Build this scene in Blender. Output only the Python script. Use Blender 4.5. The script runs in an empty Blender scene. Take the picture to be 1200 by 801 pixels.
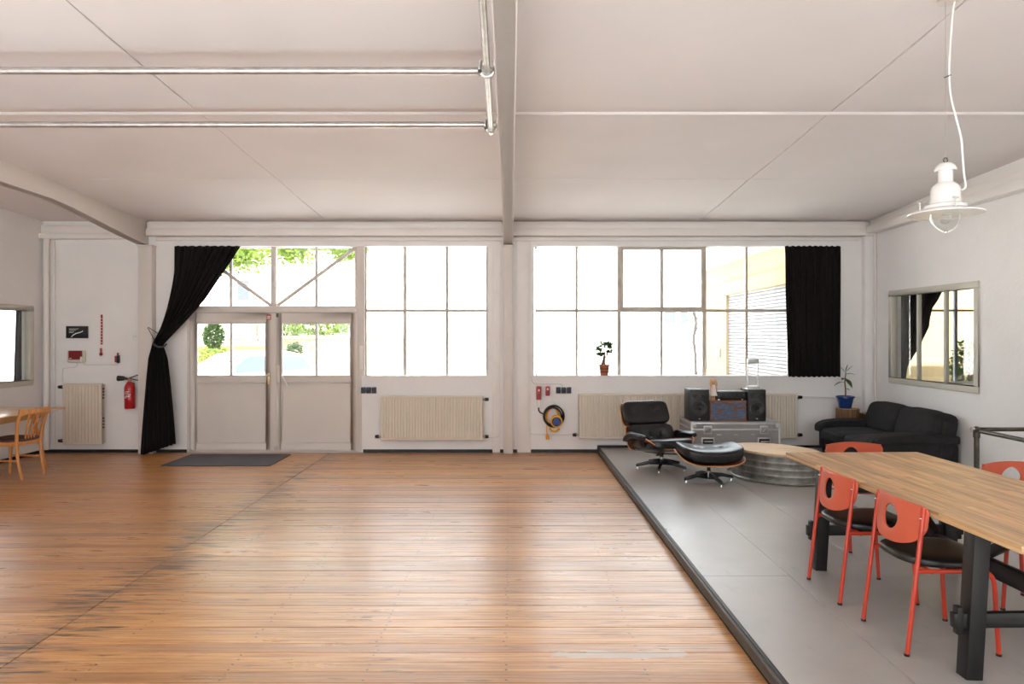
import bpy, bmesh, math, random
from mathutils import Vector, Matrix
random.seed(7)
R = math.radians
PI = math.pi
sc = bpy.context.scene
C = sc.collection

# ------------------------------------------------------------------ camera, light, exposure
CAM_H = 1.68
FPX = 800.0                      # focal length in pixels of the 1200 px wide frame
VPX, VPY = 598.0, 393.0          # vanishing point of the level camera
cam_d = bpy.data.cameras.new('camera')
cam = bpy.data.objects.new('camera', cam_d)
C.objects.link(cam)
cam.location = (0, 0, CAM_H)
cam.rotation_euler = (R(90), 0, 0)
cam_d.sensor_fit = 'HORIZONTAL'
cam_d.sensor_width = 36.0
cam_d.lens = FPX / 1200 * 36
cam_d.shift_x = (600 - VPX) / 1200
cam_d.shift_y = (VPY - 400.5) / 1200
cam_d.clip_end = 200
sc.camera = cam

world = bpy.data.worlds.new('sky')
sc.world = world
world.use_nodes = True
wb = world.node_tree.nodes['Background']
wb.inputs[0].default_value = (0.86, 0.93, 1.0, 1)
wb.inputs[1].default_value = 4.0

sun_d = bpy.data.lights.new('sun', 'SUN')
sun_d.energy = 22
sun_d.angle = R(1.0)
sun_d.color = (1.0, 0.985, 0.965)
sun = bpy.data.objects.new('sun', sun_d)
C.objects.link(sun)
sun.rotation_euler = (R(40), 0, R(14))   # high, from behind the camera and a little to its right
sun.location = (4, -14, 20)

sc.view_settings.view_transform = 'Standard'
sc.view_settings.look = 'None'
sc.view_settings.gamma = 1
sc.view_settings.use_curve_mapping = False
sc.view_settings.exposure = 0.42
cy = sc.cycles
cy.max_bounces = 14
cy.diffuse_bounces = 8
cy.glossy_bounces = 4
cy.transmission_bounces = 8
cy.transparent_max_bounces = 16
cy.caustics_reflective = False
cy.caustics_refractive = False
cy.sample_clamp_indirect = 12
cy.use_denoising = True

YW = 9.82            # inner face of the facade wall
XL, XR = -6.72, 5.20 # side walls
YR = -4.5            # wall behind the camera
YG = 9.97            # plane of the window glazing
PH = 0.07            # height of the grey platform
XP = 1.25            # left edge of the platform

def W(px, py, Y):    # a measured picture point at a known depth
    return ((px - VPX) * Y / FPX, Y, CAM_H - (py - VPY) * Y / FPX)
def WX(px, Y): return (px - VPX) * Y / FPX
def WZ(py, Y): return CAM_H - (py - VPY) * Y / FPX

# ------------------------------------------------------------------ materials
def srgb(r, g, b):
    def f(c):
        c /= 255
        return c / 12.92 if c <= 0.04045 else ((c + 0.055) / 1.055) ** 2.4
    return (f(r), f(g), f(b), 1)

class NT:
    def __init__(s, name):
        s.m = bpy.data.materials.new(name)
        s.m.use_nodes = True
        s.t = s.m.node_tree
        s.b = s.t.nodes['Principled BSDF']
        s.out = s.t.nodes['Material Output']
    def n(s, typ, **kw):
        nd = s.t.nodes.new(typ)
        for k, v in kw.items():
            setattr(nd, k, v)
        return nd
    def link(s, a, b): s.t.links.new(a, b)
    def val(s, sock, v):
        if hasattr(v, 'is_output') or isinstance(v, bpy.types.NodeSocket): s.link(v, sock)
        else: sock.default_value = v
    def math(s, op, a, b=0.0, clamp=False):
        nd = s.n('ShaderNodeMath', operation=op, use_clamp=clamp)
        s.val(nd.inputs[0], a); s.val(nd.inputs[1], b)
        return nd.outputs[0]
    def mix(s, fac, a, b, blend='MIX'):
        nd = s.n('ShaderNodeMix', data_type='RGBA', blend_type=blend)
        s.val(nd.inputs[0], fac); s.val(nd.inputs[6], a); s.val(nd.inputs[7], b)
        return nd.outputs[2]
    def ramp(s, fac, stops):
        nd = s.n('ShaderNodeValToRGB')
        el = nd.color_ramp.elements
        while len(el) < len(stops): el.new(0.5)
        for e, (p, c) in zip(el, stops):
            e.position = p
            e.color = c if len(c) == 4 else (*c, 1)
        s.val(nd.inputs[0], fac)
        return nd.outputs[0]
    def coords(s, kind='Object', scale=(1, 1, 1), offset=None):
        if kind == 'World':
            v = s.n('ShaderNodeNewGeometry').outputs['Position']
        else:
            v = s.n('ShaderNodeTexCoord').outputs[kind]
        mp = s.n('ShaderNodeMapping')
        mp.inputs['Scale'].default_value = scale
        s.link(v, mp.inputs[0])
        if offset is not None: s.link(offset, mp.inputs['Location'])
        return mp.outputs[0]
    def noise(s, vec, scale=5, detail=4, rough=0.5):
        nd = s.n('ShaderNodeTexNoise')
        s.link(vec, nd.inputs['Vector'])
        nd.inputs['Scale'].default_value = scale
        nd.inputs['Detail'].default_value = detail
        nd.inputs['Roughness'].default_value = rough
        return nd.outputs['Fac']
    def bump(s, h, strength=0.2, dist=0.01):
        nd = s.n('ShaderNodeBump')
        nd.inputs['Strength'].default_value = strength
        nd.inputs['Distance'].default_value = dist
        s.link(h, nd.inputs['Height'])
        s.link(nd.outputs[0], s.b.inputs['Normal'])

def mat(name, col, rough=0.5, metal=0.0, var=0.06, vscale=6, bump=0.0, bscale=40, bdist=0.004, coat=0.0, spec=0.5, kind='Object', stretch=(1, 1, 1)):
    n = NT(name)
    v = n.coords(kind, stretch)
    f = n.noise(v, vscale, 4)
    c2 = tuple(max(0, x * (1 - var * 2)) for x in col[:3]) + (1,)
    c1 = tuple(min(1, x * (1 + var)) for x in col[:3]) + (1,)
    n.link(n.ramp(f, [(0.25, c2), (0.75, c1)]), n.b.inputs['Base Color'])
    n.b.inputs['Roughness'].default_value = rough
    n.b.inputs['Metallic'].default_value = metal
    n.b.inputs['Specular IOR Level'].default_value = spec
    n.b.inputs['Coat Weight'].default_value = coat
    if bump: n.bump(n.noise(v, bscale, 3), bump, bdist)
    return n.m

MT = {}
MT['wall'] = mat('white_wall_paint', srgb(234, 232, 231), 0.75, var=0.02, vscale=2, bump=0.5, bscale=22, bdist=0.006, kind='World')
MT['trim'] = mat('white_gloss_paint', srgb(230, 225, 221), 0.45, var=0.02, vscale=3, bump=0.15, bscale=30, kind='World')
MT['ceil'] = mat('ceiling_paint', srgb(224, 218, 217), 0.8, var=0.03, vscale=0.9, bump=0.3, bscale=9, bdist=0.008, kind='World')
MT['beam'] = mat('beam_paint', srgb(214, 206, 200), 0.55, var=0.02, vscale=3, bump=0.15, bscale=30, kind='World')
MT['door'] = mat('greige_door_paint', srgb(214, 206, 198), 0.45, var=0.02, vscale=2, bump=0.12, bscale=25, kind='World')
MT['steel'] = mat('window_steel_paint', srgb(196, 186, 174), 0.5, var=0.08, vscale=9, bump=0.2, bscale=40, kind='World')
MT['wframe'] = mat('grey_beige_frame_paint', srgb(204, 200, 188), 0.5, var=0.02)
MT['rad'] = mat('radiator_enamel', srgb(216, 206, 190), 0.45, var=0.02)
MT['black_paint'] = mat('black_skirting_paint', srgb(22, 20, 20), 0.5, var=0.1)
MT['black'] = mat('black_plastic', srgb(20, 19, 19), 0.4, var=0.05)
MT['black_metal'] = mat('black_enamel_metal', srgb(20, 20, 22), 0.35, var=0.05)
MT['cloth_black'] = mat('black_curtain_cloth', srgb(24, 20, 18), 0.9, var=0.15, vscale=20, bump=0.4, bscale=120, spec=0.2)
MT['cloth_grey'] = mat('dark_grey_curtain_cloth', srgb(72, 67, 65), 0.9, var=0.1, vscale=12, bump=0.3, bscale=100, spec=0.2)
MT['sofa'] = mat('charcoal_sofa_fabric', srgb(46, 44, 45), 0.92, var=0.14, vscale=14, bump=0.6, bscale=150, bdist=0.003, spec=0.25)
MT['leather'] = mat('black_leather', srgb(20, 20, 23), 0.29, var=0.1, vscale=8, bump=0.35, bscale=90, bdist=0.002)
MT['vinyl'] = mat('black_seat_vinyl', srgb(22, 21, 20), 0.34, var=0.1, vscale=8, bump=0.2, bscale=60)
MT['orange'] = mat('orange_shell_plastic', srgb(196, 88, 60), 0.42, var=0.03, bump=0.15, bscale=160, bdist=0.001)
MT['orange_tube'] = mat('orange_tube_lacquer', srgb(192, 58, 34), 0.35, var=0.04, coat=0.2)
MT['chrome'] = mat('polished_metal', srgb(205, 203, 200), 0.25, 1.0, var=0.04)
MT['galv'] = mat('galvanised_tube', srgb(194, 190, 187), 0.38, 0.85, var=0.12, vscale=14)
MT['steel_dark'] = mat('raw_steel_pipe', srgb(92, 86, 78), 0.45, 0.9, var=0.2, vscale=18, bump=0.1)
MT['alu'] = mat('aluminium_edge', srgb(190, 188, 186), 0.4, 0.7, var=0.08)
MT['case'] = mat('grey_case_laminate', srgb(146, 141, 140), 0.5, var=0.04, bump=0.1)
MT['lampwhite'] = mat('white_lamp_enamel', srgb(236, 234, 232), 0.25, var=0.01, coat=0.3)
MT['white'] = mat('white_plastic', srgb(232, 230, 226), 0.4, var=0.01)
MT['cord'] = mat('white_cable', srgb(240, 240, 238), 0.45, var=0.01)
MT['red'] = mat('red_lacquer', srgb(176, 22, 32), 0.3, var=0.04, coat=0.3)
MT['dred'] = mat('dark_red_plastic', srgb(128, 26, 34), 0.4, var=0.05)
MT['red_socket'] = mat('red_socket_plastic', srgb(170, 42, 40), 0.4, var=0.05)
MT['navy'] = mat('dark_blue_plastic', srgb(44, 52, 68), 0.4, var=0.05)
MT['blue'] = mat('blue_socket_plastic', srgb(38, 62, 140), 0.4, var=0.05)
MT['yellow'] = mat('yellow_rubber', srgb(232, 160, 34), 0.45, var=0.05)
MT['bluepot'] = mat('blue_glazed_ceramic', srgb(34, 62, 122), 0.2, var=0.12, vscale=10, coat=0.5)
MT['terracotta'] = mat('terracotta', srgb(176, 104, 76), 0.85, var=0.08, vscale=20, bump=0.2)
MT['soil'] = mat('soil', srgb(60, 44, 34), 0.95, var=0.2, vscale=60, bump=0.6)
MT['bark'] = mat('bark', srgb(120, 92, 66), 0.95, var=0.25, vscale=20, bump=0.8, bscale=30, stretch=(1, 1, 0.2))
MT['mat'] = mat('grey_doormat_pile', srgb(84, 80, 82), 0.95, var=0.2, vscale=90, bump=0.8, bscale=200)
MT['dark_seat'] = mat('brown_seat_cover', srgb(84, 50, 42), 0.6, var=0.1)
MT['bounce_floor'] = mat('pale_bounce_floor', srgb(204, 207, 210), 0.7, var=0.05, vscale=2, bump=0.1, kind='World')
MT['concrete'] = mat('courtyard_concrete', srgb(216, 212, 206), 0.9, var=0.06, vscale=1.2, bump=0.3, bscale=30, kind='World')
MT['cream'] = mat('cream_render', srgb(158, 140, 106), 0.9, var=0.03, vscale=1, bump=0.3, bscale=40, kind='World')
MT['ochre'] = mat('ochre_render', srgb(168, 118, 56), 0.9, var=0.04, vscale=1, bump=0.3, bscale=40, kind='World')
MT['bwhite'] = mat('white_render', srgb(244, 242, 238), 0.9, var=0.02, vscale=1, bump=0.2, bscale=30, kind='World')
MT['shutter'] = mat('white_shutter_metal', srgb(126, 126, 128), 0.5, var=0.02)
MT['winpane'] = mat('dark_window_pane', srgb(70, 74, 80), 0.3, var=0.04)
MT['greybark'] = mat('pale_grey_bark', srgb(96, 92, 90), 0.95, var=0.15, vscale=12)
MT['wingrey'] = mat('grey_shutters', srgb(150, 152, 156), 0.6, var=0.05)
MT['carpaint'] = mat('white_car_paint', srgb(240, 242, 244), 0.2, var=0.01, coat=1.0)
MT['carglass'] = mat('tinted_car_glass', srgb(60, 72, 80), 0.05, var=0.02, spec=1.0)
MT['tyre'] = mat('tyre_rubber', srgb(26, 26, 26), 0.8, var=0.1)
MT['rust_red'] = mat('red_brown_paint', srgb(150, 62, 48), 0.7, var=0.08)
MT['grille'] = mat('speaker_cone', srgb(56, 54, 53), 0.45, var=0.05)
MT['speaker'] = mat('black_speaker_vinyl', srgb(30, 29, 29), 0.5, var=0.06, bump=0.1)
MT['hair'] = mat('blond_doll_hair', srgb(214, 176, 128), 0.7, var=0.15, vscale=60, bump=0.5, bscale=120)
MT['skin'] = mat('doll_vinyl', srgb(214, 160, 132), 0.5, var=0.03)
MT['dress'] = mat('white_doll_dress', srgb(226, 218, 208), 0.9, var=0.05, vscale=40)
MT['edge_trim'] = mat('dark_platform_edging', srgb(74, 68, 62), 0.55, var=0.12, vscale=12, bump=0.2)

def leaf_mat(name, col, rough=0.45):
    n = NT(name)
    f = n.noise(n.coords('World'), 3.0, 3)
    n.link(n.ramp(f, [(0.3, tuple(x * 0.6 for x in col[:3])), (0.7, col)]), n.b.inputs['Base Color'])
    n.b.inputs['Roughness'].default_value = rough
    tr = n.n('ShaderNodeBsdfTranslucent')
    tr.inputs[0].default_value = (col[0] * 1.3, col[1] * 1.3, col[2] * 0.6, 1)
    mx = n.n('ShaderNodeMixShader')
    mx.inputs[0].default_value = 0.35
    n.link(n.b.outputs[0], mx.inputs[1]); n.link(tr.outputs[0], mx.inputs[2])
    n.link(mx.outputs[0], n.out.inputs[0])
    return n.m
MT['leaf'] = leaf_mat('green_leaf', srgb(74, 104, 46))
MT['leaf_dark'] = leaf_mat('dark_green_leaf', srgb(52, 76, 38))
MT['leaf_lime'] = leaf_mat('lime_leaf', srgb(112, 134, 58))

def glass_mat(name, tint=(1, 1, 1), refl=0.9):
    n = NT(name)
    tr = n.n('ShaderNodeBsdfTransparent'); tr.inputs[0].default_value = (*tint, 1)
    gl = n.n('ShaderNodeBsdfGlossy'); gl.inputs['Roughness'].default_value = 0.02
    gl.inputs[0].default_value = (refl, refl, refl, 1)
    ge = n.n('ShaderNodeNewGeometry')
    dt = n.n('ShaderNodeVectorMath', operation='DOT_PRODUCT')
    n.link(ge.outputs['Normal'], dt.inputs[0]); n.link(ge.outputs['Incoming'], dt.inputs[1])
    om = n.math('SUBTRACT', 1.0, n.math('ABSOLUTE', dt.outputs['Value']), True)
    fres = n.math('ADD', n.math('MULTIPLY', n.math('POWER', om, 5.0), 0.94), 0.04)
    mx = n.n('ShaderNodeMixShader')
    n.link(fres, mx.inputs[0]); n.link(tr.outputs[0], mx.inputs[1]); n.link(gl.outputs[0], mx.inputs[2])
    n.link(mx.outputs[0], n.out.inputs[0])
    return n.m
MT['glass'] = glass_mat('window_glass', (0.97, 0.98, 0.97))
MT['lampglass'] = glass_mat('clear_lamp_glass', (0.93, 0.94, 0.94))

def mat_floor():
    n = NT('old_varnished_floorboards')
    rnd = n.n('ShaderNodeObjectInfo').outputs['Random']
    off = n.n('ShaderNodeCombineXYZ')
    n.link(n.math('MULTIPLY', rnd, 37.0), off.inputs[0])
    grain = n.noise(n.coords('World', (0.9, 26, 1), off.outputs[0]), 2.2, 6, 0.6)
    fine = n.noise(n.coords('World', (3, 120, 1), off.outputs[0]), 1.5, 3, 0.6)
    blot = n.noise(n.coords('World', (0.7, 1.2, 1)), 1.1, 4, 0.6)
    base = n.ramp(grain, [(0.25, srgb(140, 84, 44)), (0.5, srgb(208, 154, 92)), (0.75, srgb(236, 190, 126))])
    base = n.mix(n.math('MULTIPLY', fine, 0.35), base, srgb(118, 72, 40))
    tone = n.ramp(rnd, [(0.0, (0.68, 0.64, 0.62)), (0.5, (1, 1, 1)), (1.0, (1.14, 1.10, 1.02))])
    base = n.mix(1.0, base, tone, 'MULTIPLY')
    base = n.mix(n.math('MULTIPLY', blot, 0.5, True), base, srgb(172, 106, 58))
    xyz = n.n('ShaderNodeSeparateXYZ')
    n.link(n.n('ShaderNodeNewGeometry').outputs['Position'], xyz.inputs[0])
    x, y = xyz.outputs[0], xyz.outputs[1]
    # base colour turns redder and darker on the boards towards the desk
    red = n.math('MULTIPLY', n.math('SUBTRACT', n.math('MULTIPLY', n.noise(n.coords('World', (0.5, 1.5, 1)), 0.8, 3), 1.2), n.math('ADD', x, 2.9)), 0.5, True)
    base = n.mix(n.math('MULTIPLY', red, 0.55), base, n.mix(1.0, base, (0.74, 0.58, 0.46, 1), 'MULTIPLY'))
    # dark ground-in dirt, streaky along the boards, strongest around the line of butt joints
    dirt = n.noise(n.coords('World', (1.6, 14, 1)), 1.7, 5, 0.65)
    jd = n.math('ABSOLUTE', n.math('ADD', x, 2.58))
    near = n.math('SUBTRACT', 1.0, n.math('DIVIDE', jd, 0.55), True)
    thr = n.math('SUBTRACT', 0.605, n.math('MULTIPLY', near, 0.15))
    dm = n.math('MULTIPLY', n.math('SUBTRACT', dirt, thr), 9.0, True)
    base = n.mix(n.math('MULTIPLY', dm, 0.9), base, srgb(50, 34, 25))
    streak = n.noise(n.coords('World', (0.8, 70, 1), off.outputs[0]), 1.3, 4, 0.7)
    base = n.mix(n.math('MULTIPLY', n.math('MULTIPLY', n.math('SUBTRACT', streak, 0.54), 7.0, True), 0.75), base, srgb(92, 56, 32))
    wear = n.noise(n.coords('World', (0.8, 5, 1)), 1.2, 5, 0.65)
    base = n.mix(n.math('MULTIPLY', n.math('MULTIPLY', n.math('SUBTRACT', wear, 0.56), 6.0, True), 0.45), base, srgb(120, 84, 56))
    # nail heads in rows over the joists
    fx = n.math('SUBTRACT', n.math('FRACT', n.math('DIVIDE', n.math('ADD', x, 7.37), 0.70)), 0.5)
    wob = n.math('MULTIPLY', n.math('SUBTRACT', n.noise(n.coords('World', (0.01, 9, 1)), 3, 1), 0.5), 0.09)
    dx = n.math('ADD', n.math('MULTIPLY', fx, 0.70), wob)
    fy = n.math('SUBTRACT', n.math('FRACT', n.math('DIVIDE', n.math('ADD', y, 0.0), 0.0525)), 0.5)
    dy = n.math('MULTIPLY', fy, 0.0525)
    dd = n.math('ADD', n.math('MULTIPLY', dx, dx), n.math('MULTIPLY', dy, dy))
    nkeep = n.math('GREATER_THAN', n.noise(n.coords('World', (2, 9, 1)), 3.0, 2), 0.46)
    nail = n.math('MULTIPLY', n.math('MULTIPLY', n.math('LESS_THAN', dd, 0.007 ** 2), 0.8), nkeep)
    base = n.mix(nail, base, srgb(48, 34, 26))
    # knots
    vo = n.n('ShaderNodeTexVoronoi'); vo.inputs['Scale'].default_value = 1.0
    n.link(n.coords('World', (0.9, 2.6, 1), off.outputs[0]), vo.inputs['Vector'])
    kn = n.math('LESS_THAN', vo.outputs['Distance'], 0.035)
    base = n.mix(n.math('MULTIPLY', kn, 0.7), base, srgb(70, 40, 24))
    # grey filler in one worn board
    px = n.math('DIVIDE', n.math('SUBTRACT', x, 0.60), 0.42)
    py = n.math('DIVIDE', n.math('SUBTRACT', y, 3.60), 0.045)
    rr = n.math('ADD', n.math('MULTIPLY', px, px), n.math('MULTIPLY', py, py))
    fill = n.noise(n.coords('World', (4, 14, 1)), 1.6, 4)
    fm = n.math('LESS_THAN', rr, n.math('MULTIPLY', n.math('SUBTRACT', fill, 0.28), 3.6))
    base = n.mix(n.math('MULTIPLY', fm, 0.85), base, srgb(178, 160, 142))
    n.link(base, n.b.inputs['Base Color'])
    rv = n.noise(n.coords('World', (1.2, 6, 1)), 1.4, 5, 0.6)
    n.link(n.math('ADD', n.math('MULTIPLY', rv, 0.44), 0.12), n.b.inputs['Roughness'])
    n.b.inputs['Specular IOR Level'].default_value = 0.6
    n.b.inputs['Coat Weight'].default_value = 0.36
    n.b.inputs['Coat Roughness'].default_value = 0.3
    n.bump(n.math('ADD', grain, n.math('MULTIPLY', fine, 0.5)), 0.5, 0.003)
    return n.m
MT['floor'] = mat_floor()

def mat_lino():
    n = NT('grey_linoleum')
    v = n.coords('World')
    a = n.noise(v, 1.3, 5, 0.6)
    b = n.noise(n.coords('World', (5, 1.6, 1)), 2.2, 4, 0.6)
    base = n.ramp(a, [(0.3, srgb(152, 147, 143)), (0.7, srgb(172, 167, 162))])
    dm = n.math('MULTIPLY', n.math('SUBTRACT', b, 0.62), 6.0, True)
    base = n.mix(n.math('MULTIPLY', dm, 0.35), base, srgb(108, 104, 102))
    fl = n.noise(v, 160, 2)
    base = n.mix(n.math('MULTIPLY', n.math('SUBTRACT', fl, 0.55), 1.2, True), base, srgb(170, 166, 162))
    n.link(base, n.b.inputs['Base Color'])
    n.link(n.math('ADD', n.math('MULTIPLY', a, 0.25), 0.20), n.b.inputs['Roughness'])
    n.bump(n.noise(v, 3, 3), 0.25, 0.01)
    return n.m
MT['lino'] = mat_lino()

def mat_wood(name, dark, mid, light, along=(1, 14, 14), rough=0.45, rand=0.25, kind='Object', coat=0.0, scale=2.5):
    n = NT(name)
    rnd = n.n('ShaderNodeObjectInfo').outputs['Random']
    off = n.n('ShaderNodeCombineXYZ')
    n.link(n.math('MULTIPLY', rnd, 23.0), off.inputs[0])
    n.link(n.math('MULTIPLY', rnd, 11.0), off.inputs[1])
    g = n.noise(n.coords(kind, along, off.outputs[0]), scale, 6, 0.6)
    base = n.ramp(g, [(0.25, dark), (0.5, mid), (0.78, light)])
    tone = n.ramp(rnd, [(0.0, (1 - rand, 1 - rand, 1 - rand)), (1.0, (1 + rand * 0.5,) * 3)])
    base = n.mix(1.0, base, tone, 'MULTIPLY')
    n.link(base, n.b.inputs['Base Color'])
    n.b.inputs['Roughness'].default_value = rough
    n.b.inputs['Coat Weight'].default_value = coat
    n.bump(g, 0.15, 0.002)
    return n.m
MT['oak'] = mat_wood('oiled_table_wood', srgb(160, 116, 74), srgb(202, 160, 114), srgb(226, 190, 146), (22, 1.2, 14), 0.40, 0.30)
MT['beech'] = mat_wood('beech_wood', srgb(168, 104, 50), srgb(198, 132, 70), srgb(214, 152, 90), (8, 8, 1), 0.4, 0.08, coat=0.2)
MT['deskwood'] = mat_wood('pale_desk_wood', srgb(190, 142, 92), srgb(212, 168, 118), srgb(226, 188, 140), (8, 1, 8), 0.3, 0.08, coat=0.3)
MT['pine'] = mat_wood('pale_board_wood', srgb(196, 160, 118), srgb(220, 188, 148), srgb(234, 208, 172), (1, 10, 10), 0.5, 0.1)
MT['rosewood'] = mat_wood('rosewood_veneer', srgb(62, 26, 16), srgb(120, 58, 36), srgb(156, 84, 52), (1, 10, 3), 0.3, 0.05, coat=0.4)
MT['plyedge'] = mat_wood('plywood_edge', srgb(176, 112, 60), srgb(206, 146, 90), srgb(222, 168, 110), (1, 1, 40), 0.5, 0.05)
MT['stump'] = mat_wood('rough_log_wood', srgb(84, 58, 38), srgb(134, 98, 66), srgb(166, 128, 92), (14, 14, 1), 0.85, 0.25)
MT['blackwood'] = mat_wood('black_stained_wood', srgb(8, 7, 7), srgb(16, 14, 13), srgb(26, 23, 21), (10, 10, 1), 0.45, 0.1)

def mat_rustblue():
    n = NT('worn_blue_paint_on_wood')
    v = n.coords('Object', (1, 1, 2.2))
    a = n.noise(v, 7, 6, 0.65)
    base = n.ramp(n.noise(v, 16, 4), [(0.3, srgb(62, 78, 104)), (0.7, srgb(96, 112, 138))])
    m = n.math('MULTIPLY', n.math('SUBTRACT', a, 0.49), 12, True)
    base = n.mix(m, base, srgb(112, 74, 48))
    n.link(base, n.b.inputs['Base Color'])
    n.b.inputs['Roughness'].default_value = 0.75
    n.bump(a, 0.3, 0.004)
    return n.m
MT['rustblue'] = mat_rustblue()
MT['rustwood'] = mat_wood('rusty_brown_wood', srgb(84, 50, 32), srgb(134, 84, 54), srgb(164, 112, 76), (1, 8, 8), 0.8, 0.1)

def mat_zinc():
    n = NT('old_zinc')
    v = n.coords('Object')
    a = n.noise(v, 9, 5, 0.6)
    n.link(n.ramp(a, [(0.3, srgb(104, 102, 98)), (0.7, srgb(168, 166, 160))]), n.b.inputs['Base Color'])
    n.b.inputs['Metallic'].default_value = 0.75
    n.link(n.math('ADD', n.math('MULTIPLY', a, 0.3), 0.3), n.b.inputs['Roughness'])
    n.bump(a, 0.2, 0.004)
    return n.m
MT['zinc'] = mat_zinc()

# ------------------------------------------------------------------ mesh helpers
class MB:
    def __init__(s): s.v, s.f = [], []
    def add(s, vs, fs):
        o = len(s.v)
        s.v += [tuple(p) for p in vs]
        s.f += [tuple(i + o for i in f) for f in fs]
        return s
    def box(s, x0, x1, y0, y1, z0, z1):
        return s.add([(x0, y0, z0), (x1, y0, z0), (x1, y1, z0), (x0, y1, z0), (x0, y0, z1), (x1, y0, z1), (x1, y1, z1), (x0, y1, z1)],
                     [(0, 3, 2, 1), (4, 5, 6, 7), (0, 1, 5, 4), (1, 2, 6, 5), (2, 3, 7, 6), (3, 0, 4, 7)])
    def cbox(s, c, d):
        return s.box(c[0] - d[0] / 2, c[0] + d[0] / 2, c[1] - d[1] / 2, c[1] + d[1] / 2, c[2] - d[2] / 2, c[2] + d[2] / 2)
    def bar(s, p0, p1, w, h, up=(0, 0, 1)):
        p0, p1 = Vector(p0), Vector(p1)
        d = (p1 - p0).normalized()
        upv = Vector(up)
        if abs(d.dot(upv)) > 0.98: upv = Vector((0, 1, 0))
        a = d.cross(upv).normalized(); b = a.cross(d).normalized()
        vs = []
        for p in (p0, p1):
            for sx, sy in ((-1, -1), (1, -1), (1, 1), (-1, 1)):
                vs.append(p + a * sx * w / 2 + b * sy * h / 2)
        return s.add(vs, [(3, 2, 1, 0), (4, 5, 6, 7), (0, 1, 5, 4), (1, 2, 6, 5), (2, 3, 7, 6), (3, 0, 4, 7)])
    def tube(s, pts, r, n=10, caps=True, closed=False):
        pts = [Vector(p) for p in pts]
        rs = r if isinstance(r, (list, tuple)) else [r] * len(pts)
        m = len(pts)
        rings = []
        prev = None
        for i, p in enumerate(pts):
            if closed: t = pts[(i + 1) % m] - pts[i - 1]
            elif i == 0: t = pts[1] - pts[0]
            elif i == m - 1: t = pts[-1] - pts[-2]
            else: t = (pts[i + 1] - pts[i]).normalized() + (pts[i] - pts[i - 1]).normalized()
            t.normalize()
            if prev is None:
                u = Vector((0, 0, 1)) if abs(t.z) < 0.9 else Vector((1, 0, 0))
                a = t.cross(u).normalized()
            else:
                a = prev - t * prev.dot(t)
                a.normalize()
            prev = a
            b = t.cross(a)
            rings.append([p + (a * math.cos(2 * PI * k / n) + b * math.sin(2 * PI * k / n)) * rs[i] for k in range(n)])
        vs = [q for ring in rings for q in ring]
        fs = []
        for i in range(m if closed else m - 1):
            i2 = (i + 1) % m
            for k in range(n):
                k2 = (k + 1) % n
                fs.append((i * n + k, i * n + k2, i2 * n + k2, i2 * n + k))
        if caps and not closed:
            fs.append(tuple(range(n - 1, -1, -1)))
            fs.append(tuple((m - 1) * n + k for k in range(n)))
        return s.add(vs, fs)
    def cyl(s, p0, p1, r, n=14, r1=None): return s.tube([p0, p1], [r, r if r1 is None else r1], n)
    def lathe(s, prof, n=28, c=(0, 0, 0), sx=1.0, sy=1.0, rot=0.0):
        vs, fs = [], []
        m = len(prof)
        cr, sr = math.cos(rot), math.sin(rot)
        for r, z in prof:
            for k in range(n):
                a = 2 * PI * k / n
                x, y = r * math.cos(a) * sx, r * math.sin(a) * sy
                vs.append((c[0] + x * cr - y * sr, c[1] + x * sr + y * cr, c[2] + z))
        for i in range(m - 1):
            for k in range(n):
                k2 = (k + 1) % n
                fs.append((i * n + k, i * n + k2, (i + 1) * n + k2, (i + 1) * n + k))
        if prof[0][0] > 1e-5: fs.append(tuple(range(n - 1, -1, -1)))
        if prof[-1][0] > 1e-5: fs.append(tuple((m - 1) * n + k for k in range(n)))
        return s.add(vs, fs)
    def grid(s, fn, nu, nv):
        vs = [fn(u / nu, v / nv) for v in range(nv + 1) for u in range(nu + 1)]
        w = nu + 1
        fs = [(v * w + u, v * w + u + 1, (v + 1) * w + u + 1, (v + 1) * w + u) for v in range(nv) for u in range(nu)]
        return s.add(vs, fs)
    def prism(s, poly, axis, a0, a1):
        # poly: 2-D points; axis 'x' -> (y,z), 'y' -> (x,z), 'z' -> (x,y)
        def P(p, a):
            return {'x': (a, p[0], p[1]), 'y': (p[0], a, p[1]), 'z': (p[0], p[1], a)}[axis]
        n = len(poly)
        vs = [P(p, a0) for p in poly] + [P(p, a1) for p in poly]
        fs = [tuple(range(n)), tuple(range(2 * n - 1, n - 1, -1))]
        for i in range(n):
            j = (i + 1) % n
            fs.append((i, i + n, j + n, j))
        return s.add(vs, fs)
    def ball(s, c, r, n=12, m=8):
        rr = r if isinstance(r, (tuple, list)) else (r, r, r)
        def fn(u, v):
            a, b = 2 * PI * u, PI * (v - 0.5)
            return (c[0] + rr[0] * math.cos(a) * math.cos(b), c[1] + rr[1] * math.sin(a) * math.cos(b), c[2] + rr[2] * math.sin(b))
        return s.grid(fn, n, m)
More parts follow.
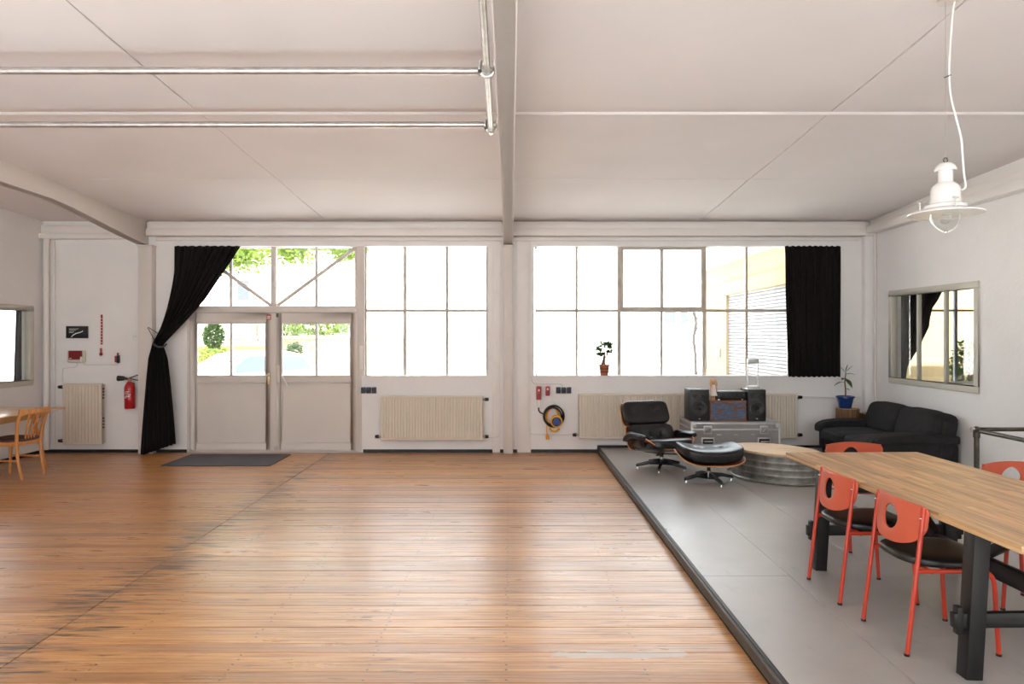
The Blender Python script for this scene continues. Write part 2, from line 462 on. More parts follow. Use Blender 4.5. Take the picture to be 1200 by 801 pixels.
    def pillow(s, c, d, p=5, n=10, deform=None, M=None):
        # rounded box: cube grid pushed on to a superellipsoid
        hx, hy, hz = d[0] / 2, d[1] / 2, d[2] / 2
        for ax in range(3):
            for sg in (-1, 1):
                def fn(u, v, ax=ax, sg=sg):
                    q = [0, 0, 0]
                    q[ax] = sg
                    q[(ax + 1) % 3] = (2 * u - 1) * sg
                    q[(ax + 2) % 3] = 2 * v - 1
                    l = sum(abs(t) ** p for t in q) ** (1 / p)
                    q = [t / l for t in q]
                    w = Vector((q[0] * hx, q[1] * hy, q[2] * hz))
                    if deform: w = Vector(deform(w, q))
                    if M is not None: w = M @ w
                    return (c[0] + w.x, c[1] + w.y, c[2] + w.z)
                s.grid(fn, n, n)
        return s

def obj(name, mb, m, parent=None, bevel=0.0, smooth=35, seg=2, weld=True):
    me = bpy.data.meshes.new(name)
    bm = bmesh.new()
    vs = [bm.verts.new(p) for p in mb.v]
    for f in mb.f:
        try: bm.faces.new([vs[i] for i in f])
        except ValueError: pass
    if weld: bmesh.ops.remove_doubles(bm, verts=bm.verts, dist=1e-5)
    bmesh.ops.recalc_face_normals(bm, faces=bm.faces)
    if bevel > 0:
        ed = [e for e in bm.edges if len(e.link_faces) == 2 and e.calc_face_angle(0) > R(30)]
        bmesh.ops.bevel(bm, geom=ed, offset=bevel, segments=seg, profile=0.5, affect='EDGES', clamp_overlap=True)
    for f in bm.faces: f.smooth = smooth > 0
    bm.to_mesh(me); bm.free()
    if smooth > 0: me.set_sharp_from_angle(angle=R(smooth))
    me.materials.append(MT[m] if isinstance(m, str) else m)
    o = bpy.data.objects.new(name, me)
    C.objects.link(o)
    if parent is not None: o.parent = parent
    return o

def tag(o, label=None, cat=None, group=None, kind=None):
    if label: o['label'] = label
    if cat: o['category'] = cat
    if group: o['group'] = group
    if kind: o['kind'] = kind
    return o
def thing(name, loc, label, cat, rz=0.0, group=None):
    o = bpy.data.objects.new(name, None)
    o.empty_display_size = 0.1
    C.objects.link(o)
    o.location = loc
    o.rotation_euler = (0, 0, rz)
    return tag(o, label, cat, group)
def struct(o, label=None, cat=None): return tag(o, label, cat, kind='structure')
def copy_tree(o, parent=None):
    c = o.copy(); C.objects.link(c); c.parent = parent
    for ch in list(o.children): copy_tree(ch, c)
    return c
def smoothpath(pts, n=8):
    # Catmull-Rom through pts
    P = [Vector(p) for p in pts]
    P = [P[0] * 2 - P[1]] + P + [P[-1] * 2 - P[-2]]
    out = []
    for i in range(1, len(P) - 2):
        for k in range(n):
            t = k / n
            a, b, c, d = P[i - 1], P[i], P[i + 1], P[i + 2]
            out.append(0.5 * ((2 * b) + (c - a) * t + (2 * a - 5 * b + 4 * c - d) * t * t + (3 * b - a - 3 * c + d) * t ** 3))
    out.append(P[-2])
    return out

# ------------------------------------------------------------------ the shell
YRIDGE = 2.5
def ceil_z(y): return 3.32 + 0.06 * (YW - y) if y > YRIDGE else 3.32 + 0.06 * (YW - YRIDGE) - 0.06 * (YRIDGE - y)

# floor boards
floor = struct(obj('floor', MB().box(XL - 0.1, XR + 0.1, YR, YW, -0.10, -0.02), 'black_paint'), 'old varnished orange-brown plank floor with dark worn joints', 'floor')
BW = 0.105
NB = 70
pitch = BW
jx = -2.58
bm_short = MB().box(XL + 0.0, jx - 0.003, 0.0018, BW - 0.0018, -0.02, 0.0)
bm_long = MB().box(jx + 0.003, XP - 0.003, 0.0018, BW - 0.0018, -0.02, 0.0)
src = []
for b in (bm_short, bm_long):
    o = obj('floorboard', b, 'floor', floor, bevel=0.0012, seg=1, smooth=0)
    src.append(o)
for i in range(NB):
    for k in (0, 1):
        o = src[k] if i == 0 else src[k].copy()
        if i: C.objects.link(o)
        o.location = (0, YW - (i + 1) * pitch, random.uniform(-0.0016, 0.0) - 0.0004)
        o.rotation_euler = (random.uniform(-0.007, 0.007), 0, 0)   # old boards cup and tilt a little
for i in range(4):     # unseen pale floor, added so daylight bounces back bright and neutral
    y1 = YW - NB * pitch - 0.003
    obj('bounce_floor_bay', MB().box(XL + i * (XP - XL) / 4 + 0.002, XL + (i + 1) * (XP - XL) / 4 - 0.004, YR, y1, -0.02, 0.0), 'bounce_floor', floor, smooth=0)

# platform of grey sheets
plat = struct(obj('floor_platform', MB().box(XP + 0.035, XR, YR, YW, 0.0005, PH - 0.008), 'black_paint'), 'low platform covered in grey linoleum sheets', 'floor')
seamsA = [YW, 8.42, 6.50, 4.58, 2.66, 0.7, -1.2, -3.1, YR]
seamsB = [YW, 9.40, 7.48, 5.57, 3.65, 1.7, -0.2, -2.1, YR]
xs = [XP + 0.036, 1.876, 2.50, 3.75, XR]
for c in range(4):
    ss = seamsA if c in (0, 2) else seamsB
    for a, b in zip(ss[:-1], ss[1:]):
        obj('floor_sheet', MB().box(xs[c] + 0.001, xs[c + 1] - 0.001, b + 0.001, a - 0.001, PH - 0.008, PH - random.uniform(0, 0.0012)), 'lino', plat, bevel=0.0012, seg=1, smooth=0)
e = obj('trim_1', MB().box(XP, XP + 0.034, YR, YW, 0.0, PH - 0.004), 'edge_trim', bevel=0.004)
struct(e, 'dark edging strip along the raised grey platform', 'trim')
obj('nosing', MB().box(XP - 0.003, XP + 0.012, YR, YW, PH - 0.020, PH - 0.002), 'edge_trim', e, bevel=0.003)
obj('nosing_strip', MB().box(XP + 0.018, XP + 0.040, YR, YW, PH - 0.006, PH + 0.001), 'black_paint', e, bevel=0.001)

# facade wall with its openings
ZT = WZ(288, YW)            # top of the glazing
ZS = WZ(441, YW)            # sill
XD0, XD1 = WX(219, YW), WX(424, YW)    # door opening
XW1 = WX(571.5, YW)
XB0, XB1 = WX(626, YW), WX(982.5, YW)
YO = YW + 0.26
w = MB()
w.box(XL - 0.15, XD0, YW, YO, -0.1, ZT)
w.box(XL - 0.15, XR + 0.15, YW, YO, ZT, 3.9)
w.box(XD1, XW1, YW, YO, -0.1, ZS)
w.box(XW1, XB0, YW, YO, -0.1, ZT)
w.box(XB0, XB1, YW, YO, -0.1, ZS)
w.box(XB1, XR + 0.15, YW, YO, -0.1, ZT)
w.box(XD0, XD1, YW, YO, -0.1, -0.005)
struct(obj('wall_back', w, 'wall', smooth=0), 'white painted wall with the big steel windows and entrance doors', 'wall')

# side walls with the interior windows
RW = dict(y0=FPX * XR / (1148 - VPX), y1=FPX * XR / (1043 - VPX), z0=1.035, z1=2.29)
w = MB()
w.box(XR, XR + 0.15, YR, RW['y0'], -0.1, 4.0)
w.box(XR, XR + 0.15, RW['y1'], YW, -0.1, 4.0)
w.box(XR, XR + 0.15, RW['y0'], RW['y1'], -0.1, RW['z0'])
w.box(XR, XR + 0.15, RW['y0'], RW['y1'], RW['z1'], 4.0)
struct(obj('wall_right', w, 'wall', smooth=0), 'white painted wall behind the charcoal sofa', 'wall')
LW = dict(y0=7.70, y1=9.60, z0=0.985, z1=2.10)
w = MB()
w.box(XL - 0.15, XL, YR, LW['y0'], -0.1, 4.0)
w.box(XL - 0.15, XL, LW['y1'], YW, -0.1, 4.0)
w.box(XL - 0.15, XL, LW['y0'], LW['y1'], -0.1, LW['z0'])
w.box(XL - 0.15, XL, LW['y0'], LW['y1'], LW['z1'], 4.0)
struct(obj('wall_left', w, 'wall', smooth=0), 'white painted wall behind the small desk', 'wall')

# wall behind the camera; its row of windows is added to let in fill
w = MB()
rear_open = [(-6.2, -3.4), (-2.9, -0.2), (0.3, 2.4), (2.8, 4.8)]
zb0, zb1 = 0.95, 3.05
w.box(XL - 0.15, XR + 0.15, YR - 0.2, YR, -0.1, zb0)
w.box(XL - 0.15, XR + 0.15, YR - 0.2, YR, zb1, 4.0)
ex = [XL - 0.15] + [t for p in rear_open for t in p] + [XR + 0.15]
for a, b in zip(ex[0::2], ex[1::2]): w.box(a, b, YR - 0.2, YR, zb0, zb1)
struct(obj('wall_rear', w, 'wall', smooth=0), 'white painted wall opposite the entrance with four added windows for fill daylight', 'wall')

# ceiling: slab and its boards
SK0, SK1, SKX0, SKX1 = -3.9, -1.4, -6.0, 4.6     # roof light added out of view to bring in fill daylight
cs = MB()
def slab(ya, yb, x0, x1):
    cs.prism([(ya, ceil_z(ya) + 0.03), (yb, ceil_z(yb) + 0.03), (yb, ceil_z(yb) + 0.2), (ya, ceil_z(ya) + 0.2)], 'x', x0, x1)
slab(YO, YRIDGE, XL - 0.15, XR + 0.15)
slab(YRIDGE, SK1, XL - 0.15, XR + 0.15)
slab(SK1, SK0, XL - 0.15, SKX0)
slab(SK1, SK0, SKX1, XR + 0.15)
slab(SK0, YR - 0.2, XL - 0.15, XR + 0.15)
ceiling = struct(obj('ceiling', cs, 'ceil', smooth=0), 'pale sloping ceiling of large painted boards', 'ceiling')
cx = [XL, -5.29, -2.63, -0.03, 2.70, XR]
cyb = [YW, 7.72, 5.77, 3.82, YRIDGE, 0.55, -1.4]
for i in range(5):
    for j in range(len(cyb) - 1):
        x0, x1, ya, yb = cx[i] + 0.005, cx[i + 1] - 0.005, cyb[j] - 0.005, cyb[j + 1] + 0.005
        sag = random.uniform(0.010, 0.022)
        mb = MB()
        def low(u, v):
            x, y = x0 + (x1 - x0) * u, ya + (yb - ya) * v
            return (x, y, ceil_z(y) + 0.002 - sag * math.sin(PI * v) ** 1.2 * (1 - 0.15 * math.cos(2 * PI * u)))
        def top(u, v):
            x, y = x0 + (x1 - x0) * u, ya + (yb - ya) * v
            return (x, y, ceil_z(y) + 0.028)
        mb.grid(low, 6, 10); mb.grid(top, 6, 10)
        for v in range(10):
            for u in (0, 1): mb.add([low(u, v / 10), low(u, (v + 1) / 10), top(u, (v + 1) / 10), top(u, v / 10)], [(0, 1, 2, 3)])
        for u in range(6):
            for v in (0, 1): mb.add([low(u / 6, v), low((u + 1) / 6, v), top((u + 1) / 6, v), top(u / 6, v)], [(0, 1, 2, 3)])
        obj('ceiling_board', mb, 'ceil', ceiling, smooth=40)
# thin battens that cover one cross joint
for k, (a, b) in enumerate(((XL, -5.33), (-5.19, -0.10), (0.04, XR))):
    struct(obj('trim_%d' % (k + 2), MB().box(a, b, 5.755, 5.79, ceil_z(5.77) - 0.022, ceil_z(5.77) + 0.004), 'ceil', bevel=0.006), 'slim painted batten along a ceiling joint', 'trim')

# roof beams
def beam(name, xc, label):
    hw = 0.063
    bot = [(YW, 2.97), (9.3, 3.03), (8.9, 3.085), (8.49, 3.145), (8.1, 3.20), (7.72, 3.234), (7.0, 3.25), (5.44, 3.305), (4.49, 3.355), (YRIDGE, 3.46), (0, 3.36), (YR, 3.10)]
    poly = bot + [(YR, ceil_z(YR) + 0.02), (YRIDGE, ceil_z(YRIDGE) + 0.02), (YW, ceil_z(YW) + 0.02)]
    o = obj(name, MB().prism(poly, 'x', xc - hw, xc + hw), 'beam', bevel=0.004)
    struct(o, label, 'beam')
    mb = MB()
    mb.prism(bot + [(y, z + 0.012) for y, z in reversed(bot)], 'x', xc - hw - 0.006, xc + hw + 0.006)
    obj('bottom_flange', mb, 'beam', o, smooth=30)
beam('roof_beam', -0.03, 'painted roof beam running out to the column between the windows')
beam('roof_beam', -5.26, 'painted roof beam running out to the column beside the black curtain')
# columns
def column(name, x0, x1, label, y0=YW - 0.12, zt=2.97):
    o = obj(name, MB().box(x0, x1, y0, YW, 0.0, zt), 'beam', bevel=0.006)
    struct(o, label, 'column')
    obj('head_plate', MB().box(x0 - 0.012, x1 + 0.012, y0 - 0.03, YW, zt - 0.02, zt - 0.001), 'beam', o, bevel=0.004)
column('column', -0.098, 0.037, 'slim painted column standing between the two window bays')
column('column', -5.29, -5.095, 'slim painted column standing beside the tied black curtain')
o = obj('column', MB().box(5.05, XR, YW - 0.10, YW, PH, 3.13), 'wall', bevel=0.006)
struct(o, 'white boxed corner column by the blue plant pot', 'column')

# cornice of stacked painted rails
def cornice(nm, lab, segs):
    mb = MB()
    for s_ in segs: mb.box(*s_)
    struct(obj(nm, mb, 'trim', bevel=0.006), lab, 'trim')
cornice('trim_5', 'stepped white rail above the black curtain and doors', [(-5.18, -0.10, YW - 0.13, YW, 3.10, 3.20), (-5.18, -0.10, YW - 0.09, YW, 3.20, 3.30), (-5.08, -0.10, YW - 0.05, YW, 3.04, 3.085)])
cornice('trim_6', 'stepped white rail above the wide window', [(0.045, XR - 0.001, YW - 0.13, YW, 3.10, 3.20), (0.045, XR - 0.001, YW - 0.09, YW, 3.20, 3.30), (0.045, XR - 0.20, YW - 0.05, YW, 3.04, 3.085)])
cornice('trim_7', 'stepped white rail along the wall over the sofa', [(XR - 0.15, XR, YR, YW - 0.13, 3.13, 3.23), (XR - 0.10, XR, YR, YW - 0.13, 3.23, 3.32), (XR - 0.06, XR, YR, YW - 0.13, 3.32, 3.40)])
cornice('trim_8', 'white rail over the red alarm box', [(XL, -5.37, YW - 0.10, YW, 3.06, 3.14), (XL, -5.37, YW - 0.05, YW, 3.14, 3.26)])
# baseboards
struct(obj('baseboard_back', MB().box(XD1 + 0.02, -0.10, YW - 0.008, YW, 0.0, 0.045).box(0.04, XP, YW - 0.008, YW, 0.0, 0.045).box(XL, -5.30, YW - 0.008, YW, 0, 0.045).box(-5.09, XD0, YW - 0.008, YW, 0, 0.045).box(XP, 5.05, YW - 0.008, YW, PH, PH + 0.035), 'black_paint', smooth=0), 'thin black skirting line under the windows', 'baseboard')
struct(obj('baseboard_left', MB().box(XL, XL + 0.008, YR, YW - 0.01, 0, 0.045), 'black_paint', smooth=0), 'thin black skirting line behind the desk', 'baseboard')

# ------------------------------------------------------------------ windows and doors
def fr(mb, px0, px1, py0, py1, y0, y1):
    Y = YG
    return mb.box(WX(px0, Y), WX(px1, Y), y0, y1, WZ(py1, Y), WZ(py0, Y))
def pane(parent, px0, px1, py0, py1, y=YG):
    return obj('pane', MB().box(WX(px0, YG), WX(px1, YG), y - 0.002, y + 0.002, WZ(py1, YG), WZ(py0, YG)), 'glass', parent, smooth=0)
F0, F1 = YG - 0.02, YG + 0.02
DY1_ = 9.945
# window_1: transom over the doors
mb = MB()
fr(mb, 220.5, 424, 286.5, 290, F0, F1); fr(mb, 220.5, 223, 290, 358.5, F0, F1); fr(mb, 416, 419.5, 290, 358.5, F0, F1)
win1 = struct(obj('window_1', mb, 'door', bevel=0.004), 'transom window with diagonal bars above the entrance doors', 'window')
obj('mullion', fr(MB(), 318.5, 324.5, 290, 358.5, F0 - 0.02, F1), 'door', win1, bevel=0.004)
obj('transom_rail', fr(MB(), 220.5, 419.5, 358.5, 366, F0 - 0.04, F1 + 0.03), 'door', win1, bevel=0.006)
for p in (270.8, 370.8): obj('muntin', fr(MB(), p - 1.6, p + 1.6, 290, 358.5, F0 + 0.005, F1), 'door', win1, bevel=0.003)
for a, b in (((417, 290), (325, 358)), ((225, 290), (318, 358))):
    obj('diagonal_bar', MB().bar(W(a[0], a[1], F0 - 0.004), W(b[0], b[1], F0 - 0.004), 0.052, 0.018, (0, 1, 0)), "door", win1, bevel=0.003)
for a, b in ((223, 269.7), (271.9, 318.5), (324.5, 369.7), (371.9, 416)): pane(win1, a, b, 290, 358.5)
obj('door_stop', MB().box(WX(221, YG), WX(419, YG), DY1_ + 0.004, YG + 0.03, WZ(372, YG), WZ(365, YG)), 'door', win1, bevel=0.003)
obj('latch', fr(MB(), 322.6, 325.6, 312, 336, F0 - 0.05, F0 - 0.02), 'trim', win1, bevel=0.004)
# post between the doors and window_2
post = struct(obj('trim_9', fr(MB(), 419.5, 428.5, 286.5, 530.5, F0 - 0.05, F1 + 0.04), 'door', bevel=0.006), 'painted steel post between the doors and the six-pane window', 'trim')
obj('latch_bar', fr(MB(), 423, 426.4, 405, 432, F0 - 0.075, F0 - 0.05), 'trim', post, bevel=0.004)
# window_2
mb = MB()
fr(mb, 428.5, 571.5, 286.8, 289.2, F0, F1); fr(mb, 428.5, 571.5, 439, 441, F0, F1); fr(mb, 428.5, 430, 289, 439.2, F0, F1); fr(mb, 569.5, 571.5, 289, 439.2, F0, F1)
win2 = struct(obj('window_2', mb, 'steel', bevel=0.003), 'six-pane steel window between the doors and the slim column', 'window')
for p in (474.6, 523.8): obj('muntin', fr(MB(), p - 1.7, p + 1.7, 289, 439.2, F0 + 0.005, F1), 'steel', win2, bevel=0.003)
obj('muntin', fr(MB(), 430, 569.5, 362.0, 365.4, F0, F1 - 0.005), 'steel', win2, bevel=0.003)
for a, b in ((430, 473.5), (475.7, 522.7), (524.9, 569.5)):
    for c_, d_ in ((289, 362.7), (364.7, 439.2)): pane(win2, a, b, c_, d_)
obj('window_sill', MB().box(WX(428.5, YW), XW1, YW - 0.02, YG - 0.02, ZS, ZS + 0.012), 'trim', win2, bevel=0.003)
# window_3
mb = MB()
fr(mb, 627.5, 983, 286.8, 289.4, F0, F1); fr(mb, 627.5, 983, 439, 441, F0, F1); fr(mb, 627, 629, 289, 439.2, F0, F1); fr(mb, 979, 983, 289, 439.2, F0, F1)
win3 = struct(obj('window_3', mb, 'steel', bevel=0.003), 'wide steel window with an opening sash and a black curtain panel', 'window')
mun = [675.6, 725.6, 775.2, 825.2, 874.6, 924.0]
for p in mun:
    wdt = 2.2 if p in (725.6, 825.2) else 1.5
    if p == 775.2: obj('muntin', fr(MB(), p - 1.5, p + 1.5, 364, 439.2, F0 + 0.005, F1), 'steel', win3, bevel=0.003)
    else: obj('muntin', fr(MB(), p - wdt, p + wdt, 289, 439.2, F0 + 0.005, F1), 'steel', win3, bevel=0.003)
obj('muntin', fr(MB(), 629, 979, 362.2, 365.4, F0, F1 - 0.005), 'steel', win3, bevel=0.003)
edges = [629] + mun + [980]
for a, b in zip(edges[:-1], edges[1:]):
    pane(win3, a + 1, b - 1, 364.7, 439.2)
    if not (725 < a < 776): pane(win3, a + 1, b - 1, 289, 362.9)
mb = MB()
fr(mb, 727.2, 823.8, 289.6, 293, F0 - 0.03, F1); fr(mb, 727.2, 823.8, 359.6, 362.8, F0 - 0.03, F1); fr(mb, 727.2, 730, 292.9, 359.7, F0 - 0.03, F1); fr(mb, 821, 823.8, 292.9, 359.7, F0 - 0.03, F1)
sash = obj('sash', mb, 'steel', win3, bevel=0.004)
obj('muntin', fr(MB(), 773.4, 777, 293, 359.6, F0 - 0.01, F1), 'steel', sash, bevel=0.003)
pane(sash, 730, 774, 293, 359.6); pane(sash, 776.4, 821, 293, 359.6)
obj('stay_arm', MB().bar(W(777, 290, F0 - 0.04), W(792, 290.5, F0 - 0.05), 0.012, 0.02), 'steel', win3)
mb = MB().tube([W(826.5, 296, F0 - 0.03), W(826.5, 420, F0 - 0.03)], 0.006, 8)
obj('latch_rod', mb, 'steel', win3)
obj('latch_handle', MB().tube([W(826.6, 420, F0 - 0.035), W(827.5, 429, F0 - 0.05), W(827, 431, F0 - 0.06)], 0.011, 8), 'galv', win3)
obj('window_sill', MB().box(XB0, XB1, YW - 0.02, YG - 0.02, ZS, ZS + 0.012), 'trim', win3, bevel=0.003)
# painted surround beading beside the windows
struct(obj('trim_10', MB().box(WX(606, YW), WX(622, YW), YW - 0.012, YW, 0.0, 3.04), 'trim', bevel=0.004), 'flat white pilaster strip left of the wide window', 'trim')
struct(obj('trim_11', MB().box(WX(577, YW), WX(586, YW), YW - 0.012, YW, 0.0, 3.04), 'trim', bevel=0.004), 'flat white pilaster strip right of the six-pane window', 'trim')

# doors
DY0, DY1 = 9.90, 9.945
def dX(px): return WX(px, DY0)
def dZ(py): return WZ(py, DY0)
struct(obj('door_frame', MB().box(XD0, dX(221.5), DY0, DY1 + 0.06, 0.0, dZ(365)).box(dX(221.5), WX(419.5, YG), DY1 + 0.003, DY1 + 0.06, -0.02, 0.06), 'door', bevel=0.004), 'painted frame and threshold of the entrance doors', 'door frame')
def leaf_door(name, label, p0, p1, g0, g1, pm):
    zb, zt = 0.022, dZ(366.6)
    gz0, gz1 = dZ(441), dZ(378)
    mb = MB()
    x0, x1, a, b = dX(p0), dX(p1), dX(g0), dX(g1)
    mb.box(x0, a, DY0, DY1, zb, zt); mb.box(b, x1, DY0, DY1, zb, zt)
    mb.box(a, b, DY0, DY1, gz1, zt); mb.box(a, b, DY0, DY1, dZ(447.5), gz0); mb.box(a, b, DY0, DY1, zb, zb + 0.09)
    d = struct(obj(name, mb, 'door', bevel=0.005), label, 'door')
    obj('lower_panel', MB().box(a - 0.01, b + 0.01, DY0 + 0.012, DY1 - 0.01, zb + 0.08, dZ(447)), 'door', d, smooth=0)
    # beading around panel and glass
    bd = MB()
    t = 0.018
    for (u0, u1, w0, w1) in ((a, b, zb + 0.09, dZ(447.5)), (a, b, gz0, gz1)):
        for q in ((u0, u1, w0, w0 + t), (u0, u1, w1 - t, w1), (u0, u0 + t, w0 + t, w1 - t), (u1 - t, u1, w0 + t, w1 - t)):
            bd.box(q[0], q[1], DY0 - 0.006, DY0 + 0.02, q[2], q[3])
    obj('beading', bd, 'door', d, bevel=0.003)
    xm = dX(pm)
    obj('muntin', MB().box(xm - 0.017, xm + 0.017, DY0 + 0.004, DY1 - 0.004, gz0, gz1), 'door', d, bevel=0.003)
    for u0, u1 in ((a, xm - 0.011), (xm + 0.011, b)):
        obj('pane', MB().box(u0, u1, DY0 + 0.02, DY0 + 0.025, gz0, gz1), 'glass', d, smooth=0)
    return d
dl = leaf_door('door_1', 'greige entrance door leaf with brass lock plate and red sticker', 222.2, 320.4, 230.2, 311.8, 270.5)
dr = leaf_door('door_2', 'greige entrance door leaf with slanting white lever', 321.2, 419.0, 329.5, 411.2, 370.5)
obj('cover_strip', MB().box(dX(317.4), dX(324), DY0 - 0.014, DY0 - 0.001, 0.03, dZ(367.4)), 'door', dl, bevel=0.003)
lk = obj('lock_plate', MB().box(dX(313.2), dX(316.2), DY0 - 0.01, DY0, dZ(450), dZ(437)), mat('brass', srgb(196, 172, 128), 0.35, 0.8), dl, bevel=0.002)
obj('lever', MB().tube([(dX(314.7), DY0 - 0.01, dZ(439.6)), (dX(314.7), DY0 - 0.05, dZ(439.6)), (dX(308), DY0 - 0.052, dZ(439.8))], 0.010, 8), 'white', lk)
st = obj('red_sticker', MB().box(dX(313), dX(318.2), DY0 - 0.016, DY0 - 0.0135, dZ(374.4), dZ(368.4)), 'red', dl)
for q in (370.4, 372.2): obj('white_text', MB().box(dX(313.8), dX(317.2), DY0 - 0.0175, DY0 - 0.0158, dZ(q + 0.7), dZ(q)), 'white', st, smooth=0)
obj('top_bolt', MB().box(dX(324), dX(326.6), DY0 - 0.02, DY0, dZ(371.5), dZ(366.8)), 'steel_dark', dr, bevel=0.003)
rb = obj('bolt_housing', MB().box(dX(324.5), dX(328.5), DY0 - 0.02, DY0 + 0.001, dZ(449), dZ(427.5)), 'door', dr, bevel=0.004)
obj('lever', MB().tube([(dX(331.2), DY0 - 0.012, dZ(440)), (dX(331.2), DY0 - 0.05, dZ(440)), (dX(332.5), DY0 - 0.055, dZ(441)), (dX(338.5), DY0 - 0.055, dZ(451.5))], [0.01, 0.011, 0.013, 0.011], 8), 'white', dr)
obj('floor_bolt', MB().box(dX(322), dX(325.8), DY0 - 0.02, DY0 + 0.001, 0.03, 0.075), 'steel', dr, bevel=0.003)

# interior windows in the side walls
def side_window(name, label, x0, sgn, d, splits):
    # x0 = room face of the wall, sgn = direction of the wall body
    xa, xb = sorted((x0 - sgn * 0.02, x0 + sgn * 0.06))
    y0, y1, z0, z1 = d['y0'], d['y1'], d['z0'], d['z1']
    t = 0.075
    mb = MB()
    mb.box(xa, xb, y0, y1, z0, z0 + t); mb.box(xa, xb, y0, y1, z1 - t, z1)
    mb.box(xa, xb, y0, y0 + t, z0 + t, z1 - t); mb.box(xa, xb, y1 - t, y1, z0 + t, z1 - t)
    wn = struct(obj(name, mb, 'wframe', bevel=0.006), label, 'window')
    ys = [y0 + t] + [y0 + t + (y1 - y0 - 2 * t) * q for q in splits] + [y1 - t]
    xm = x0 + sgn * 0.03
    for y in ys[1:-1]: obj('muntin', MB().box(xm - 0.03, xm + 0.02, y - 0.016, y + 0.016, z0 + t, z1 - t), 'wframe', wn, bevel=0.004)
    for a, b in zip(ys[:-1], ys[1:]): obj('pane', MB().box(xm - 0.002, xm + 0.002, a + 0.01, b - 0.01, z0 + t, z1 - t), 'glass', wn, smooth=0)
side_window('window_4', 'three-pane interior window in the wall above the sofa', XR, 1, RW, (0.33, 0.665))
side_window('window_5', 'interior window in the wall above the desk', XL, -1, LW, (0.33, 0.665))

# side rooms behind the interior windows
def side_room(tagname, xa, xb, ys, wx0, wx1, wz0, wz1, inner):
    x0, x1 = min(xa, xb), max(xa, xb)
    w = MB()
    w.box(x0, wx0, YW, YO, -0.1, 3.4); w.box(wx1, x1, YW, YO, -0.1, 3.4)
    w.box(wx0, wx1, YW, YO, -0.1, wz0); w.box(wx0, wx1, YW, YO, wz1, 3.4)
    struct(obj('wall_back_%s' % tagname, w, 'wall', smooth=0), 'white window wall of the side room beyond the %s' % inner, 'wall')
    w = MB()
    far = xb
    s_ = 1 if xb > xa else -1
    w.box(min(far, far + s_ * 0.1), max(far, far + s_ * 0.1), ys - 0.1, YO, -0.1, 3.4)
    w.box(x0, x1, ys - 0.1, ys, -0.1, 3.4)
    struct(obj('wall_%s_room' % tagname, w, 'wall', smooth=0), 'white inner walls of the side room beyond the %s' % inner, 'wall')
    struct(obj('floor_%s_room' % tagname, MB().box(x0, x1, ys, YW, -0.1, 0.0), 'lino', smooth=0), 'grey floor of the side room beyond the %s' % inner, 'floor')
    struct(obj('ceiling_%s_room' % tagname, MB().box(x0, x1, ys, YO, 3.3, 3.4), 'ceil', smooth=0), 'pale ceiling of the side room beyond the %s' % inner, 'ceiling')
    wn = MB()
    yy0, yy1 = YW + 0.10, YW + 0.14
    wn.box(wx0, wx1, yy0, yy1, wz0, wz0 + 0.03); wn.box(wx0, wx1, yy0, yy1, wz1 - 0.03, wz1)
    wn.box(wx0, wx0 + 0.03, yy0, yy1, wz0 + 0.03, wz1 - 0.03); wn.box(wx1 - 0.03, wx1, yy0, yy1, wz0 + 0.03, wz1 - 0.03)
    return wn, yy0, yy1
wn, a0, a1 = side_room('right', XR + 0.15, 9.2, 5.2, 5.60, 7.70, 0.98, 2.50, 'sofa')
w6 = struct(obj('window_6', wn, 'steel', bevel=0.003), 'dark-barred window of the side room seen past the sofa', 'window')
for x in (6.48, 7.1): obj('muntin', MB().box(x - 0.02, x + 0.02, a0, a1, 1.01, 2.47), 'wingrey', w6, bevel=0.003)
obj('muntin', MB().box(5.63, 7.67, a0 + 0.005, a1 - 0.005, 2.03, 2.06), 'wingrey', w6, bevel=0.003)
for u, v in ((5.63, 6.46), (6.50, 7.08), (7.12, 7.67)): obj('pane', MB().box(u, v, a0 + 0.02, a0 + 0.024, 1.01, 2.03), 'glass', w6, smooth=0); obj('pane', MB().box(u, v, a0 + 0.02, a0 + 0.024, 2.06, 2.47), 'glass', w6, smooth=0)
wn, a0, a1 = side_room('left', XL - 0.15, -10.2, 5.2, -8.9, -6.93, 0.98, 2.50, 'desk')
w7 = struct(obj('window_7', wn, 'steel', bevel=0.003), 'window of the side room seen past the desk', 'window')
for x in (-8.1, -7.5): obj('muntin', MB().box(x - 0.015, x + 0.015, a0, a1, 1.01, 2.47), 'steel', w7, bevel=0.003)
for u, v in ((-8.87, -8.12), (-8.08, -7.52), (-7.48, -6.96)): obj('pane', MB().box(u, v, a0 + 0.02, a0 + 0.024, 1.01, 2.47), 'glass', w7, smooth=0)
# unseen rear windows, added as a source of fill daylight
for k, (a, b) in enumerate(rear_open):
    mb = MB()
    ya, yb = YR - 0.12, YR - 0.08
    mb.box(a, b, ya, yb, zb0, zb0 + 0.04); mb.box(a, b, ya, yb, zb1 - 0.04, zb1); mb.box(a, a + 0.04, ya, yb, zb0 + 0.04, zb1 - 0.04); mb.box(b - 0.04, b, ya, yb, zb0 + 0.04, zb1 - 0.04)
    wn = struct(obj('window_%d' % (8 + k), mb, 'steel', bevel=0.003), 'added steel window opposite the entrance, letting in fill daylight', 'window')
    xm = (a + b) / 2
    obj('muntin', MB().box(xm - 0.015, xm + 0.015, ya, yb, zb0 + 0.04, zb1 - 0.04), 'steel', wn)
    for u, v in ((a + 0.04, xm - 0.015), (xm + 0.015, b - 0.04)): obj('pane', MB().box(u, v, ya + 0.02, ya + 0.024, zb0 + 0.04, zb1 - 0.04), 'glass', wn, smooth=0)

